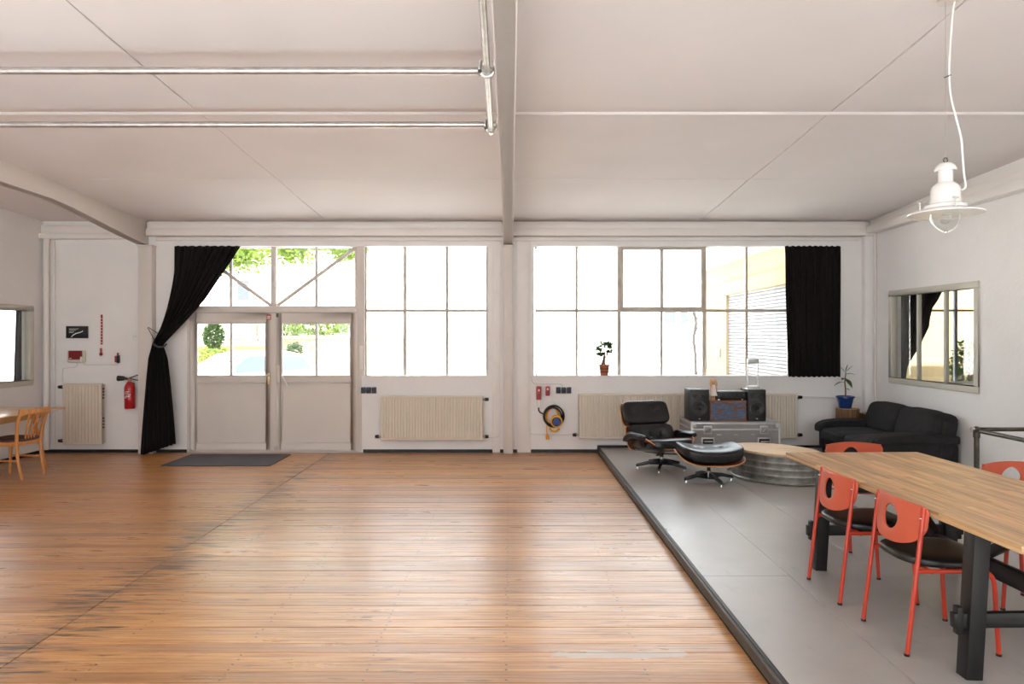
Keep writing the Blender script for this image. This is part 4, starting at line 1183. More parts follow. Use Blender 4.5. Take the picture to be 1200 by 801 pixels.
# safety things by the tall radiator
t = thing('information_sign', W(91, 396, YW), 'black sign with a white swoosh and small white text above the red box', 'sign')
s_ = YW / FPX
obj('board', MB().box(-12.7 * s_, 12.7 * s_, -0.02, 0, 0, 14.0 * s_), 'black', t, bevel=0.002)
sw = [(-6, 1.2), (-3.2, 3.6), (0, 5.2), (4, 6.2), (7, 7.6), (7.4, 9.2), (5.6, 7.8), (3, 7.0), (-1.2, 6.0), (-4.4, 4.0), (-6.8, 1.4)]
obj('swoosh', MB().prism([(a * s_, b * s_) for a, b in sw], 'y', -0.024, -0.0195), 'white', t, smooth=0)
for z_, a, b in ((10.6, -9, 2), (9.2, -9, -1), (7.4, -9, -3), (6.2, -9, -4)):
    obj('text_line', MB().box(a * s_, b * s_, -0.0225, -0.0195, z_ * s_, (z_ + 0.55) * s_), 'wframe', t, smooth=0)
t = thing('alarm_box', W(91, 424.6, YW), 'dark red alarm box with grey rim below the black sign', 'alarm')
obj('casing', MB().box(-10.6 * s_, 10.6 * s_, -0.05, 0, 0, 14.6 * s_), 'wframe', t, bevel=0.02)
obj('red_cover', MB().box(-7.6 * s_, 8.2 * s_, -0.066, -0.048, 3.6 * s_, 14.0 * s_), 'dred', t, bevel=0.008)
obj('pull_tab', MB().box(6.4 * s_, 8.2 * s_, -0.072, -0.05, 1.0 * s_, 7 * s_), 'white', t, bevel=0.003)
obj('label_strip', MB().box(-6.6 * s_, -3.6 * s_, -0.0675, -0.0655, 4.6 * s_, 5.6 * s_), 'wframe', t, smooth=0)
t = thing('hammer_strip', W(119.3, 416.5, YW), 'narrow red strip with white lettering and round hammer end', 'sign')
obj('strip', MB().box(-1.1 * s_, 1.1 * s_, -0.006, 0, 13 * s_, 48 * s_), 'red', t, smooth=0)
for k in range(9):
    z_ = 15 * s_ + k * 3.5 * s_
    obj('letter', MB().box(-0.75 * s_, 0.55 * s_, -0.0085, -0.0055, z_, z_ + 0.9 * s_), 'white', t, smooth=0)
obj('handle', MB().tube([(0, -0.02, 9 * s_), (0, -0.02, 2.5 * s_)], 0.014, 8), 'red', t)
obj('hammer_head', MB().ball((0, -0.02, 1.9 * s_), (0.024, 0.02, 0.026)), 'dred', t)
t = thing('call_point', W(138.6, 425, YW), 'small red and black call point above the fire extinguisher', 'alarm')
obj('red_half', MB().box(-2.6 * s_, 0, -0.04, 0, 0.8 * s_, 8.4 * s_), 'red_socket', t, bevel=0.004)
obj('black_half', MB().box(0, 2.4 * s_, -0.05, 0, 0, 9.2 * s_), 'black', t, bevel=0.006)
obj('red_tip', MB().box(0.0, 1.2 * s_, -0.04, -0.005, 9.2 * s_, 12 * s_), 'red_socket', t, bevel=0.003)
pipe('alarm_cable', 'thin grey cable from the alarm box to the call point', [W(97, 424, yp), W(98.5, 427, yp), W(137.5, 427.2, yp), W(139.8, 424.8, yp)], 0.004, 'wframe', 'cable')
pipe('alarm_cable', 'thin grey cable from the alarm box down to the tall radiator', smoothpath([W(90.5, 424, yp), W(89.5, 429, yp), W(84, 430.3, yp), W(76, 431.4, yp), W(73.4, 434, yp), W(73, 448, yp)], 5), 0.004, 'wframe', 'cable')
t = thing('wall_button', W(157.5, 394, YW), 'small white round button on the wall above the fire extinguisher', 'button')
obj('plate', MB().cyl((0, 0, 0), (0, -0.012, 0), 0.032, 18), 'white', t, bevel=0.003)
obj('cap', MB().ball((0, -0.012, 0), (0.018, 0.012, 0.018)), 'white', t)

# fire extinguisher
zb = WZ(478.5, YW - 0.09)
t = thing('fire_extinguisher', (WX(152, YW - 0.09), YW - 0.09, zb), 'red fire extinguisher with black horn hanging on the wall', 'fire extinguisher')
H_ = WZ(447, YW - 0.09) - zb
obj('cylinder', MB().lathe([(0.0, 0.0), (0.06, 0.0), (0.069, 0.012), (0.070, H_ * 0.76), (0.062, H_ * 0.86), (0.040, H_ * 0.96), (0.026, H_), (0.0, H_)], 24), 'red', t, smooth=50)
obj('neck', MB().cyl((0, 0, H_ - 0.002), (0, 0, H_ + 0.05), 0.02, 12), mat('brass_neck', srgb(170, 120, 80), 0.4, 0.7), t)
hz = H_ + 0.05
obj('horn', MB().tube([(-0.02, -0.02, hz - 0.01), (-0.05, -0.025, hz), (-0.075, -0.028, hz), (-0.15, -0.03, hz), (-0.155, -0.03, hz)], [0.014, 0.018, 0.032, 0.040, 0.028], 14), 'black', t)
obj('lever', MB().bar((-0.01, 0, hz), (0.12, -0.01, hz + 0.045), 0.02, 0.014), 'black', t, bevel=0.004)
obj('grip', MB().bar((0.0, 0, hz - 0.005), (0.13, -0.01, hz - 0.03), 0.02, 0.014), 'black', t, bevel=0.004)
lb = obj('label_band', MB().grid(lambda u, v: (0.0712 * math.sin(-0.9 + 1.8 * u), -0.0712 * math.cos(-0.9 + 1.8 * u), H_ * (0.34 + 0.36 * v)), 12, 2), 'red', t)
for k, (u0, u1, z_) in enumerate(((-0.5, 0.4, 0.62), (-0.6, 0.1, 0.56), (-0.3, 0.6, 0.50), (-0.6, 0.5, 0.44), (-0.7, -0.1, 0.39))):
    obj('white_mark', MB().grid(lambda u, v: (0.0718 * math.sin(u0 + (u1 - u0) * u), -0.0718 * math.cos(u0 + (u1 - u0) * u), H_ * (z_ + 0.022 * v + 0.02 * u)), 6, 1), 'white', lb, smooth=0)
obj('wall_bracket', MB().box(-0.02, 0.02, 0.06, 0.09, H_ * 0.7, H_ * 0.95), 'steel_dark', t, smooth=0)

# ------------------------------------------------------------------ tube rig under the ceiling
t = thing('ceiling_tube_rig', (-3.2, 4.9, 3.38), 'rig of galvanised tubes clamped together beside the middle beam', 'tube rig')
def T(x, y, z): return (x + 3.2, y - 4.9, z - 3.38)
obj('cross_tube', MB().tube([T(XL + 0.01, 4.49, 3.42), T(-0.098, 4.49, 3.42)], 0.0235, 14), 'galv', t)
obj('cross_tube', MB().tube([T(XL + 0.01, 5.44, 3.36), T(-0.098, 5.44, 3.36)], 0.0235, 14), 'galv', t)
obj('long_tube', MB().tube([T(-0.155, 5.50, 3.312), T(-0.150, 4.49, 3.372), T(-0.135, 2.3, 3.47)], 0.021, 14), 'galv', t)
for (y_, z_) in ((4.38, 3.385), (5.40, 3.335)):
    c1 = obj('clamp', MB().tube(smoothpath([T(-0.19, y_ - 0.02, z_ + 0.05), T(-0.195, y_ - 0.01, z_), T(-0.17, y_, z_ - 0.038), T(-0.13, y_, z_ - 0.038), T(-0.105, y_ - 0.01, z_ - 0.005), T(-0.10, y_ - 0.02, z_ + 0.05)], 5), 0.012, 8), 'chrome', t)
    obj('bolt', MB().cyl(T(-0.195, y_ - 0.03, z_ - 0.02), T(-0.195, y_ + 0.03, z_ - 0.02), 0.012, 8), 'steel_dark', c1)
# ------------------------------------------------------------------ dining table
TX0, TX1, TY0, TY1 = 2.105, 3.11, 2.865, 5.155
TH = 0.73
t = thing('dining_table', ((TX0 + TX1) / 2, (TY0 + TY1) / 2, PH), 'long dining table with pale stave top on black trestles', 'table', R(1.55))
hw, hl = (TX1 - TX0) / 2, (TY1 - TY0) / 2
top = obj('tabletop', MB().box(-hw + 0.002, hw - 0.002, -hl + 0.002, hl - 0.002, TH - 0.030, TH - 0.012), 'oak', t, smooth=0)
rnd = random.Random(11)
ns = 23
sw_ = 2 * hw / ns
for i in range(ns):
    y = -hl
    while y < hl - 0.02:
        ln = rnd.uniform(0.35, 0.75)
        y1 = min(hl, y + ln)
        if hl - y1 < 0.15: y1 = hl
        obj('stave', MB().box(-hw + i * sw_ + 0.0002, -hw + (i + 1) * sw_ - 0.0002, y + 0.0002, y1 - 0.0002, TH - 0.013, TH - rnd.uniform(0, 0.0004)), 'oak', top, smooth=0)
        y = y1
for i in (0, 1):
    x = -hw + 0.0 if i == 0 else hw
    obj('edge_strip', MB().box(min(x, x + (0.01 if i == 0 else -0.01)), max(x, x + (0.01 if i == 0 else -0.01)), -hl, hl, TH - 0.034, TH - 0.012), 'oak', top, bevel=0.002)
for yy in (3.235 - (TY0 + TY1) / 2, 4.72 - (TY0 + TY1) / 2):
    for sx in (-1, 1):
        lg = obj('leg', MB().bar((sx * 0.462, yy, 0), (sx * 0.420, yy, TH - 0.03), 0.078, 0.075, (0, 1, 0)), 'blackwood', t, bevel=0.002)
        wd = obj('wedge', MB().box(sx * 0.515 - 0.014, sx * 0.515 + 0.014, yy - 0.02, yy + 0.02, 0.205, 0.335), 'blackwood', lg, bevel=0.003)
    obj('cross_rail', MB().box(-0.545, 0.545, yy - 0.018, yy + 0.018, 0.235, 0.305), 'blackwood', t, bevel=0.004)
    obj('top_rail', MB().box(-0.44, 0.44, yy - 0.03, yy + 0.03, TH - 0.09, TH - 0.031), 'blackwood', t, bevel=0.004)
obj('long_rail', MB().box(-0.02, 0.02, 3.235 - 0.10 - (TY0 + TY1) / 2, 4.72 + 0.10 - (TY0 + TY1) / 2, 0.305, 0.40), 'blackwood', t, bevel=0.004)
for sg, yy in ((1, 3.235 - (TY0 + TY1) / 2), (-1, 4.72 - (TY0 + TY1) / 2)):
    obj('brace', MB().bar((0, yy + sg * 0.55, 0.39), (0, yy + sg * 0.12, TH - 0.06), 0.05, 0.05, (1, 0, 0)), 'blackwood', t, bevel=0.004)

# ------------------------------------------------------------------ orange chairs
def chair_back_mesh():
    out = []
    W_ = 0.225
    zt, zs = 0.757, 0.665
    for k in range(25):
        y = -W_ + 2 * W_ * k / 24
        e_ = max(0.0, abs(y) - (W_ - 0.028)) / 0.028
        out.append((y, zt - 0.014 * (y / W_) ** 2 - 0.022 * (1 - math.sqrt(max(0.0, 1 - e_ * e_)))))
    for k in range(1, 40):
        a = PI * k / 40
        cx_ = math.cos(a)
        yy = W_ * (abs(cx_) ** 0.8) * (1 if cx_ >= 0 else -1)
        out.append((yy, zs - 0.138 * math.sin(a) ** 0.85))
    hc = (0.0, 0.648)
    n = 72
    def ray(th):
        d = (math.cos(th), math.sin(th))
        best = None
        m = len(out)
        for i in range(m):
            p, q = out[i], out[(i + 1) % m]
            ex_, ey_ = q[0] - p[0], q[1] - p[1]
            den = d[0] * ey_ - d[1] * ex_
            if abs(den) < 1e-12: continue
            tt = ((p[0] - hc[0]) * ey_ - (p[1] - hc[1]) * ex_) / den
            uu = ((p[0] - hc[0]) * d[1] - (p[1] - hc[1]) * d[0]) / den
            if tt > 0 and -1e-6 <= uu <= 1 + 1e-6: best = tt if best is None else min(best, tt)
        return best
    def xz(y, z, side):
        lean = -0.227 + 0.09 * z / 0.757
        return lean - 0.058 * (1 - (y / W_) ** 2) + 0.014 + side
    rings = []
    nr = 6
    mb = MB()
    def pt(k, j, side):
        th = 2 * PI * k / n
        ro = ray(th)
        ct, st_ = math.cos(th), math.sin(th)
        rh = 0.066 * 0.062 / math.sqrt((0.062 * ct) ** 2 + (0.066 * st_) ** 2)
        if st_ > 0: rh *= 1 + 0.12 * st_ ** 6
        r = rh + (ro - rh) * j / nr
        y, z = hc[0] + r * ct, hc[1] + r * st_
        flare = 0.006 if j in (0, nr) else 0.0
        return (xz(y, z, side * 0.5 + flare * 0.3), y, z)
    vs, fs = [], []
    for side in (0.011, -0.011):
        for j in range(nr + 1):
            for k in range(n): vs.append(pt(k, j, side))
    per = (nr + 1) * n
    for s_i in (0, 1):
        for j in range(nr):
            for k in range(n):
                k2 = (k + 1) % n
                fs.append((s_i * per + j * n + k, s_i * per + j * n + k2, s_i * per + (j + 1) * n + k2, s_i * per + (j + 1) * n + k))
    for j in (0, nr):
        for k in range(n):
            k2 = (k + 1) % n
            fs.append((j * n + k, j * n + k2, per + j * n + k2, per + j * n + k))
    return mb.add(vs, fs)

def make_chair():
    t = thing('dining_chair', (0, 0, PH), '', 'chair', 0, 'orange dining chairs around the table')
    for sy in (-1, 1):
        y = sy * 0.212
        obj('rear_leg', MB().tube([(-0.227, y, 0.006), (-0.139, y * 0.985, 0.742)], 0.0115, 12), 'orange_tube', t, smooth=60)
        pts = smoothpath([(0.235, y, 0.006), (0.222, y, 0.20), (0.212, y, 0.35), (0.200, y, 0.395), (0.170, y, 0.418), (0.10, y, 0.425), (-0.176, y, 0.425)], 6)
        obj('front_leg', MB().tube(pts, 0.0115, 12), 'orange_tube', t, smooth=60)
        for q in ((-0.227, y, 0), (0.235, y, 0)): obj('glide', MB().cyl(q, (q[0], q[1], 0.012), 0.0135, 12), 'black', t)
    obj('cross_bar', MB().tube([(-0.10, -0.212, 0.42), (-0.10, 0.212, 0.42)], 0.010, 10), 'orange_tube', t, smooth=60)
    obj('cross_bar', MB().tube([(0.12, -0.212, 0.418), (0.12, 0.212, 0.418)], 0.010, 10), 'orange_tube', t, smooth=60)
    def df(w, q):
        k = max(0.0, -q[0])
        return (w.x, w.y * (1 - 0.30 * k ** 2.2), w.z + 0.006 * (w.x / 0.2) ** 2)
    obj('seat', MB().pillow((0.02, 0, 0.455), (0.45, 0.43, 0.058), 4, 12, df), 'vinyl', t, smooth=70)
    bk = obj('backrest', chair_back_mesh(), 'orange', t, smooth=50)
    for sy in (-1, 1): obj('screw', MB().ball((-0.158, sy * 0.213, 0.69), (0.006, 0.008, 0.006), 8, 6), 'chrome', bk)
    return t
ch = make_chair()
spots = [((2.200, 4.30), 0, 'orange chair tucked in next to the far trestle leg, its back away from the railing'),
         ((2.222, 3.645), 0, 'orange chair tucked in beside the near trestle leg, its back away from the railing'),
         ((2.735, 5.30), R(-90), 'orange chair at the table end that points to the sofa'),
         ((3.40, 4.46), R(-92), 'orange chair standing clear of the table near the railing corner'),
         ((3.13, 3.80), R(180), 'orange chair tucked in on the railing side of the table')]
for i, ((x, y), a, lab) in enumerate(spots):
    o = ch if i == 0 else copy_tree(ch)
    o.location = (x, y, PH); o.rotation_euler = (0, 0, a); o['label'] = lab

# ------------------------------------------------------------------ pipe railing
t = thing('pipe_railing', (4.03, 5.9, PH), 'raw steel pipe railing with elbow corner behind the table', 'railing')
rz = 0.80
obj('post', MB().cyl((0, 0, 0), (0, 0, rz), 0.021, 14), 'steel_dark', t)
obj('floor_flange', MB().cyl((0, 0, 0), (0, 0, 0.012), 0.055, 16), 'steel_dark', t)
obj('rail', MB().cyl((0, 0, rz), (XR - 4.03 - 0.004, 0, rz), 0.018, 14), 'steel_dark', t)
obj('rail', MB().cyl((0, 0, rz - 0.01), (0, -3.4, rz - 0.01), 0.018, 14), 'steel_dark', t)
obj('post', MB().cyl((0, -3.4, 0), (0, -3.4, rz), 0.021, 14), 'steel_dark', t)
obj('corner_fitting', MB().ball((0, 0, rz - 0.005), (0.032, 0.032, 0.032)).cyl((0, 0, rz - 0.07), (0, 0, rz - 0.02), 0.027, 14), 'steel_dark', t)
obj('end_stub', MB().cyl((-0.045, 0, rz), (-0.015, 0, rz), 0.018, 12), 'chrome', t)

# ------------------------------------------------------------------ sofa
SY0, SY1, SX0, SX1 = 7.80, 9.36, 4.14, 5.15
t = thing('sofa', ((SX0 + SX1) / 2, (SY0 + SY1) / 2, PH), 'charcoal fabric two-seat sofa against the wall', 'sofa')
ox, oy = (SX0 + SX1) / 2, (SY0 + SY1) / 2
def S(x, y, z): return (x - ox, y - oy, z)
L_ = SY1 - SY0
obj('base', MB().pillow(S(4.66, oy, 0.20), (0.90, L_ - 0.10, 0.16), 9, 10), 'sofa', t, smooth=60)
for k in (-1, 1):
    def dfs(w, q): return (w.x, w.y, w.z + 0.012 * (1 - q[0] ** 2) * (1 - q[1] ** 2) * (1 if q[2] > 0 else 0) - 0.02 * max(0, -q[0]) ** 4)
    obj('seat_cushion', MB().pillow(S(4.55, oy + k * (L_ - 0.30) / 4, 0.315), (0.80, (L_ - 0.30) / 2 - 0.004, 0.14), 7, 10, dfs), 'sofa', t, smooth=70)
bk = MB().pillow(S(5.02, oy, 0.41), (0.20, L_ - 0.02, 0.58), 9, 12, lambda w, q: (w.x + 0.10 * (w.z / 0.6), w.y, w.z))
obj('back_frame', bk, 'sofa', t, smooth=60)
for k in (-1, 1):
    def dfb(w, q): return (w.x + 0.30 * w.z - 0.02 * (1 - q[1] ** 2), w.y, w.z - 0.015 * abs(q[1]) ** 3 * (1 if q[2] > 0 else 0))
    obj('back_cushion', MB().pillow(S(4.93, oy + k * (L_ - 0.10) / 4, 0.555), (0.22, (L_ - 0.08) / 2 - 0.004, 0.36), 5, 12, dfb), 'sofa', t, smooth=70)
    obj('lower_back_cushion', MB().pillow(S(4.86, oy + k * (L_ - 0.34) / 4, 0.42), (0.13, (L_ - 0.34) / 2 - 0.004, 0.22), 5, 8, lambda w, q: (w.x + 0.2 * w.z, w.y, w.z)), 'sofa', t, smooth=70)
for yy in (SY0 + 0.10, SY1 - 0.10):
    def dfa(w, q): return (w.x, w.y, w.z + 0.02 * (1 - abs(q[0]) ** 2) - 0.05 * max(0, -q[0]) ** 6)
    obj('armrest', MB().pillow(S(4.66, yy, 0.405), (1.02, 0.21, 0.12), 6, 12, dfa), 'sofa', t, smooth=70)
    obj('side_panel', MB().pillow(S(4.68, yy, 0.235), (0.94, 0.16, 0.30), 9, 10), 'sofa', t, smooth=60)
for x_ in (4.26, 5.04):
    for y_ in (SY0 + 0.12, SY1 - 0.12):
        obj('leg', MB().cyl(S(x_, y_, 0), S(x_, y_, 0.16), 0.035, 12, 0.04), 'black', t)

# log stools and blue pot plant
def log(px0, px1, pyt, y, label, depth, tilt):
    x0, x1 = WX(px0, y), WX(px1, y)
    zt = WZ(pyt, y) - PH
    r = (x1 - x0) / 2
    t = thing('log_stool', ((x0 + x1) / 2, y, PH), label, 'stool', 0, 'log stools behind the sofa')
    rr = random.Random(int(px0))
    n = 18
    jit = [1 + rr.uniform(-0.07, 0.07) for _ in range(n)]
    vs, fs = [], []
    for j, z in enumerate((0, zt * 0.5, zt)):
        for k in range(n):
            a = 2 * PI * k / n
            vs.append((r * jit[k] * math.cos(a) * (1.06 - 0.04 * j), depth * jit[k] * math.sin(a), z))
    for j in range(2):
        for k in range(n): fs.append((j * n + k, j * n + (k + 1) % n, (j + 1) * n + (k + 1) % n, (j + 1) * n + k))
    fs.append(tuple(range(n - 1, -1, -1)))
    obj('bark_side', MB().add(vs, fs), 'stump', t, smooth=50)
    obj('cut_top', MB().add([(vs[2 * n + k][0] * 0.985, vs[2 * n + k][1] * 0.985, zt + dz) for dz in (-0.004, 0.004) for k in range(n)], [tuple(range(n)), tuple(range(2 * n - 1, n - 1, -1))] + [(k, (k + 1) % n, n + (k + 1) % n, n + k) for k in range(n)]), mat('cut_wood', srgb(196, 158, 116), 0.8, var=0.12, vscale=25), t, smooth=0)
    return t, zt
lt, lz = log(981, 1006.5, 478.4, 9.60, 'taller log stool carrying the blue plant pot', 0.14, 0)
log(1009.5, 1021, 484.2, 9.58, 'shorter log stool between the potted log and the corner', 0.13, 0)
def leaf(mb_len, wid, m, parent, base, direction, droop=0.25, name='leaf'):
    d = Vector(direction).normalized()
    up = Vector((0, 0, 1))
    sd = d.cross(up)
    if sd.length < 1e-3: sd = Vector((1, 0, 0))
    sd.normalize()
    nn = sd.cross(d)
    prof = (0.02, 0.5, 0.9, 1.0, 0.8, 0.45, 0.03)
    vs, fs = [], []
    for i, p in enumerate(prof):
        s_ = i / (len(prof) - 1)
        c_ = Vector(base) + d * mb_len * s_ - up * droop * mb_len * s_ * s_
        for k in (-1, 0, 1): vs.append(c_ + sd * k * wid * p / 2 + nn * (0.12 * wid * p * abs(k)))
    for i in range(len(prof) - 1):
        for k in range(2): fs.append((i * 3 + k, i * 3 + k + 1, (i + 1) * 3 + k + 1, (i + 1) * 3 + k))
    o = obj(name, MB().add(vs, fs), m, parent, smooth=60)
    md = o.modifiers.new('t', 'SOLIDIFY'); md.thickness = 0.0015
    return o
pz = PH + lz + 0.0045
t = thing('potted_plant', (WX(990.5, 9.6), 9.6, pz), 'sparse green plant in a blue glazed pot on the log stool', 'plant')
obj('pot', MB().lathe([(0.0, 0.0), (0.075, 0.0), (0.082, 0.012), (0.085, 0.03), (0.112, 0.145), (0.126, 0.150), (0.126, 0.172), (0.110, 0.172), (0.104, 0.14), (0.0, 0.14)], 28), 'bluepot', t, smooth=50)
obj('soil', MB().lathe([(0.0, 0.152), (0.106, 0.148), (0.106, 0.139), (0, 0.139)], 20), 'soil', t)
stp = smoothpath([(0, 0, 0.14), (0.005, 0, 0.25), (-0.005, 0, 0.38), (0.01, 0, 0.50)], 5)
obj('stem', MB().tube(stp, [0.012 - 0.0004 * i for i in range(len(stp))], 8), 'bark', t)
for (z_, dx_, dy_, dz_, ln, wd, dr_) in ((0.36, -0.9, -0.2, 0.25, 0.19, 0.045, 0.5), (0.42, 0.1, -0.6, -0.3, 0.17, 0.07, 0.3), (0.42, -0.5, -0.5, 0.1, 0.13, 0.06, 0.3), (0.50, 0.6, -0.3, 0.8, 0.15, 0.05, 0.1), (0.48, 0.9, -0.2, 0.2, 0.14, 0.05, 0.3), (0.50, -0.4, 0.2, 0.7, 0.13, 0.045, 0.2), (0.28, 0.3, -0.5, -0.1, 0.07, 0.035, 0.2), (0.50, 0.2, -0.2, 1.0, 0.14, 0.04, 0.1)):
    leaf(ln, wd, 'leaf', t, (0, 0, z_), (dx_, dy_, dz_), dr_)

# small bonsai on the window sill
yb_ = YW + 0.06
t = thing('potted_bonsai', (WX(708, yb_), yb_, ZS + 0.0125), 'little leafy tree in a pierced terracotta pot on the window sill', 'plant')
po = obj('pot', MB().lathe([(0.0, 0.0), (0.055, 0.0), (0.060, 0.01), (0.074, 0.135), (0.084, 0.138), (0.084, 0.158), (0.072, 0.158), (0.068, 0.13), (0.0, 0.13)], 24), 'terracotta', t, smooth=40)
for a in range(-2, 3):
    for k, z_ in enumerate((0.055, 0.098)):
        an = a * 0.42 - PI / 2
        r_ = 0.0585 + 0.014 * (z_ - 0.01) / 0.125 + 0.003
        obj('hole', MB().cbox((r_ * math.cos(an), r_ * math.sin(an), z_), (0.014, 0.014, 0.02)), 'soil', po, smooth=0)
obj('trunk', MB().tube(smoothpath([(0, 0, 0.13), (-0.012, 0, 0.17), (-0.006, 0, 0.21), (0.0, 0, 0.26), (0.01, 0, 0.33)], 5), [0.040 - 0.0016 * i for i in range(21)], 10), 'bark', t)
fm = MB()
for k, (cx_, cz_, rx, rz_) in enumerate(((-0.07, 0.38, 0.075, 0.06), (0.06, 0.35, 0.075, 0.06), (0.02, 0.46, 0.10, 0.08), (-0.06, 0.31, 0.06, 0.035), (0.09, 0.43, 0.055, 0.06))):
    q = foliage((cx_, 0, cz_), (rx, 0.06, rz_), 75, 0.030, 0.05, 40 + k)
    fm.add(q.v, q.f)
    obj('branch', MB().tube(smoothpath([(0, 0, 0.24), (cx_ * 0.5, 0, 0.29), (cx_, 0, cz_)], 4), 0.006, 6), 'bark', t)
o = obj('foliage', fm, 'leaf_dark', t, smooth=0, weld=False)
o['kind'] = 'stuff'

# ------------------------------------------------------------------ lounge chair and ottoman
def shell(name, parent, w_, l_, curl, curl2, M, m='rosewood', p=5, thick=0.009, edge=True, taper=0.0, n=14):
    def q(u, v):
        a, b = 2 * u - 1, 2 * v - 1
        mx = max(abs(a), abs(b))
        if mx > 1e-6:
            l = (abs(a) ** p + abs(b) ** p) ** (1 / p)
            a, b = a * mx / l, b * mx / l
        return a, b
    def f(u, v, o_):
        a, b = q(u, v)
        x = w_ / 2 * a * (1 - taper * b)
        return M @ Vector((x, l_ / 2 * b, curl * abs(a) ** 3 * (1 + 0.35 * b) + curl2 * abs(b) ** 3 + o_))
    mb = MB()
    mb.grid(lambda u, v: f(u, v, 0), n, n)
    mb.grid(lambda u, v: f(u, v, -thick), n, n)
    bd = [(k / n, 0) for k in range(n)] + [(1, k / n) for k in range(n)] + [(1 - k / n, 1) for k in range(n)] + [(0, 1 - k / n) for k in range(n)]
    for i in range(len(bd)):
        a, b = bd[i], bd[(i + 1) % len(bd)]
        mb.add([f(*a, 0), f(*b, 0), f(*b, -thick), f(*a, -thick)], [(0, 1, 2, 3)])
    o = obj(name, mb, m, parent, smooth=50)
    if edge: obj('plywood_edge', MB().tube([f(*b_, -thick / 2) for b_ in bd], thick * 0.75, 6, closed=True), 'plyedge', o, smooth=60)
    return o
def basis(c, yv):
    X = Vector((1, 0, 0)); Yv = Vector(yv).normalized(); Z = X.cross(Yv)
    return Matrix(((X.x, Yv.x, Z.x, c[0]), (X.y, Yv.y, Z.y, c[1]), (X.z, Yv.z, Z.z, c[2]), (0, 0, 0, 1)))
def cushion(name, parent, w_, l_, th, curl, M, p=5, dimples=(), piping=True, m='leather', puff=0.0):
    def df(w, q):
        z = w.z + curl * abs(q[0]) ** 3 * 0.8
        if q[2] > 0:
            z += puff * (1 - q[0] ** 2) * (1 - q[1] ** 2)
            for (dx_, dy_) in dimples:
                d2 = (w.x - dx_) ** 2 + (w.y - dy_) ** 2
                z -= 0.035 * math.exp(-d2 / 0.0016)
        return (w.x, w.y, z + th / 2)
    o = obj(name, MB().pillow((0, 0, 0), (w_, l_, th), p, 18, df, M), m, parent, smooth=75)
    for (dx_, dy_) in dimples:
        c_ = M @ Vector((dx_, dy_, th + puff - 0.034 + curl * abs(dx_ / (w_ / 2)) ** 3 * 0.8))
        obj('button', MB().ball(c_, 0.013, 8, 6), m, o)
    return o
def star_base(parent, nleg, rad, hub_h, a0):
    for k in range(nleg):
        a = a0 + 2 * PI * k / nleg
        c_, s_ = math.cos(a), math.sin(a)
        n_ = Vector((-s_, c_, 0))
        def P(r, h, ww, z): return (Vector((c_ * r, s_ * r, z)) + n_ * ww)
        vs = []
        for (r, wd, zt, zb_) in ((0.02, 0.016, hub_h, hub_h - 0.075), (rad * 0.5, 0.017, 0.095, 0.055), (rad, 0.014, 0.058, 0.026)):
            vs += [P(r, 0, -wd, zb_), P(r, 0, wd, zb_), P(r, 0, wd * 0.8, zt), P(r, 0, -wd * 0.8, zt)]
        fs = [(3, 2, 1, 0), (8, 9, 10, 11)]
        for j in (0, 1):
            for q in range(4): fs.append((j * 4 + q, j * 4 + (q + 1) % 4, j * 4 + 4 + (q + 1) % 4, j * 4 + 4 + q))
        lg = obj('leg', MB().add(vs, fs), 'black_metal', parent, bevel=0.003)
        g = P(rad - 0.02, 0, 0, 0)
        obj('glide', MB().cyl((g.x, g.y, 0), (g.x, g.y, 0.03), 0.013, 10, 0.007), 'chrome', lg)
YAW = R(17)
t = thing('lounge_chair', (1.835, 8.27, PH), 'rosewood and black leather lounge chair with headrest and armrests', 'armchair', YAW)
star_base(t, 5, 0.31, 0.125, R(-90 + 36))
obj('hub', MB().cyl((0, 0, 0.06), (0, 0, 0.145), 0.028, 14), 'chrome', t)
obj('stem', MB().cyl((0, 0, 0.14), (0, 0.01, 0.205), 0.022, 14), 'black_metal', t)
for a in (45, 135, 225, 315): obj('support_arm', MB().bar((0, 0.01, 0.18), (0.20 * math.cos(R(a)), 0.20 * math.sin(R(a)), 0.192), 0.03, 0.014), 'black_metal', t, bevel=0.003)
TL = R(11)
Ms = basis((0, 0.0, 0.205), (0, math.cos(TL), -math.sin(TL)))
shell('seat_shell', t, 0.66, 0.64, 0.22, 0.02, Ms, taper=-0.03)
cushion('seat_cushion', t, 0.57, 0.60, 0.125, 0.03, basis((0, -0.04, 0.220), (0, math.cos(TL), -math.sin(TL))), 5, ((-0.12, 0.02), (0.12, 0.02)), puff=0.02)
ra = R(27)
U = Vector((0, math.sin(ra), math.cos(ra)))
shell('back_shell', t, 0.66, 0.32, 0.07, 0.0, basis((0, 0.345, 0.325), U))
cushion('back_cushion', t, 0.60, 0.30, 0.11, 0.05, basis((0, 0.335, 0.330), U), 5, ((0.0, 0.0), (-0.14, 0.0), (0.14, 0.0)), puff=0.01)
shell('headrest_shell', t, 0.64, 0.325, 0.06, 0.0, basis((0, 0.505, 0.590), U))
cushion('headrest_cushion', t, 0.62, 0.32, 0.125, 0.045, basis((0, 0.495, 0.592), U), 5, ((-0.13, 0.02), (0.13, 0.02)), puff=0.015)
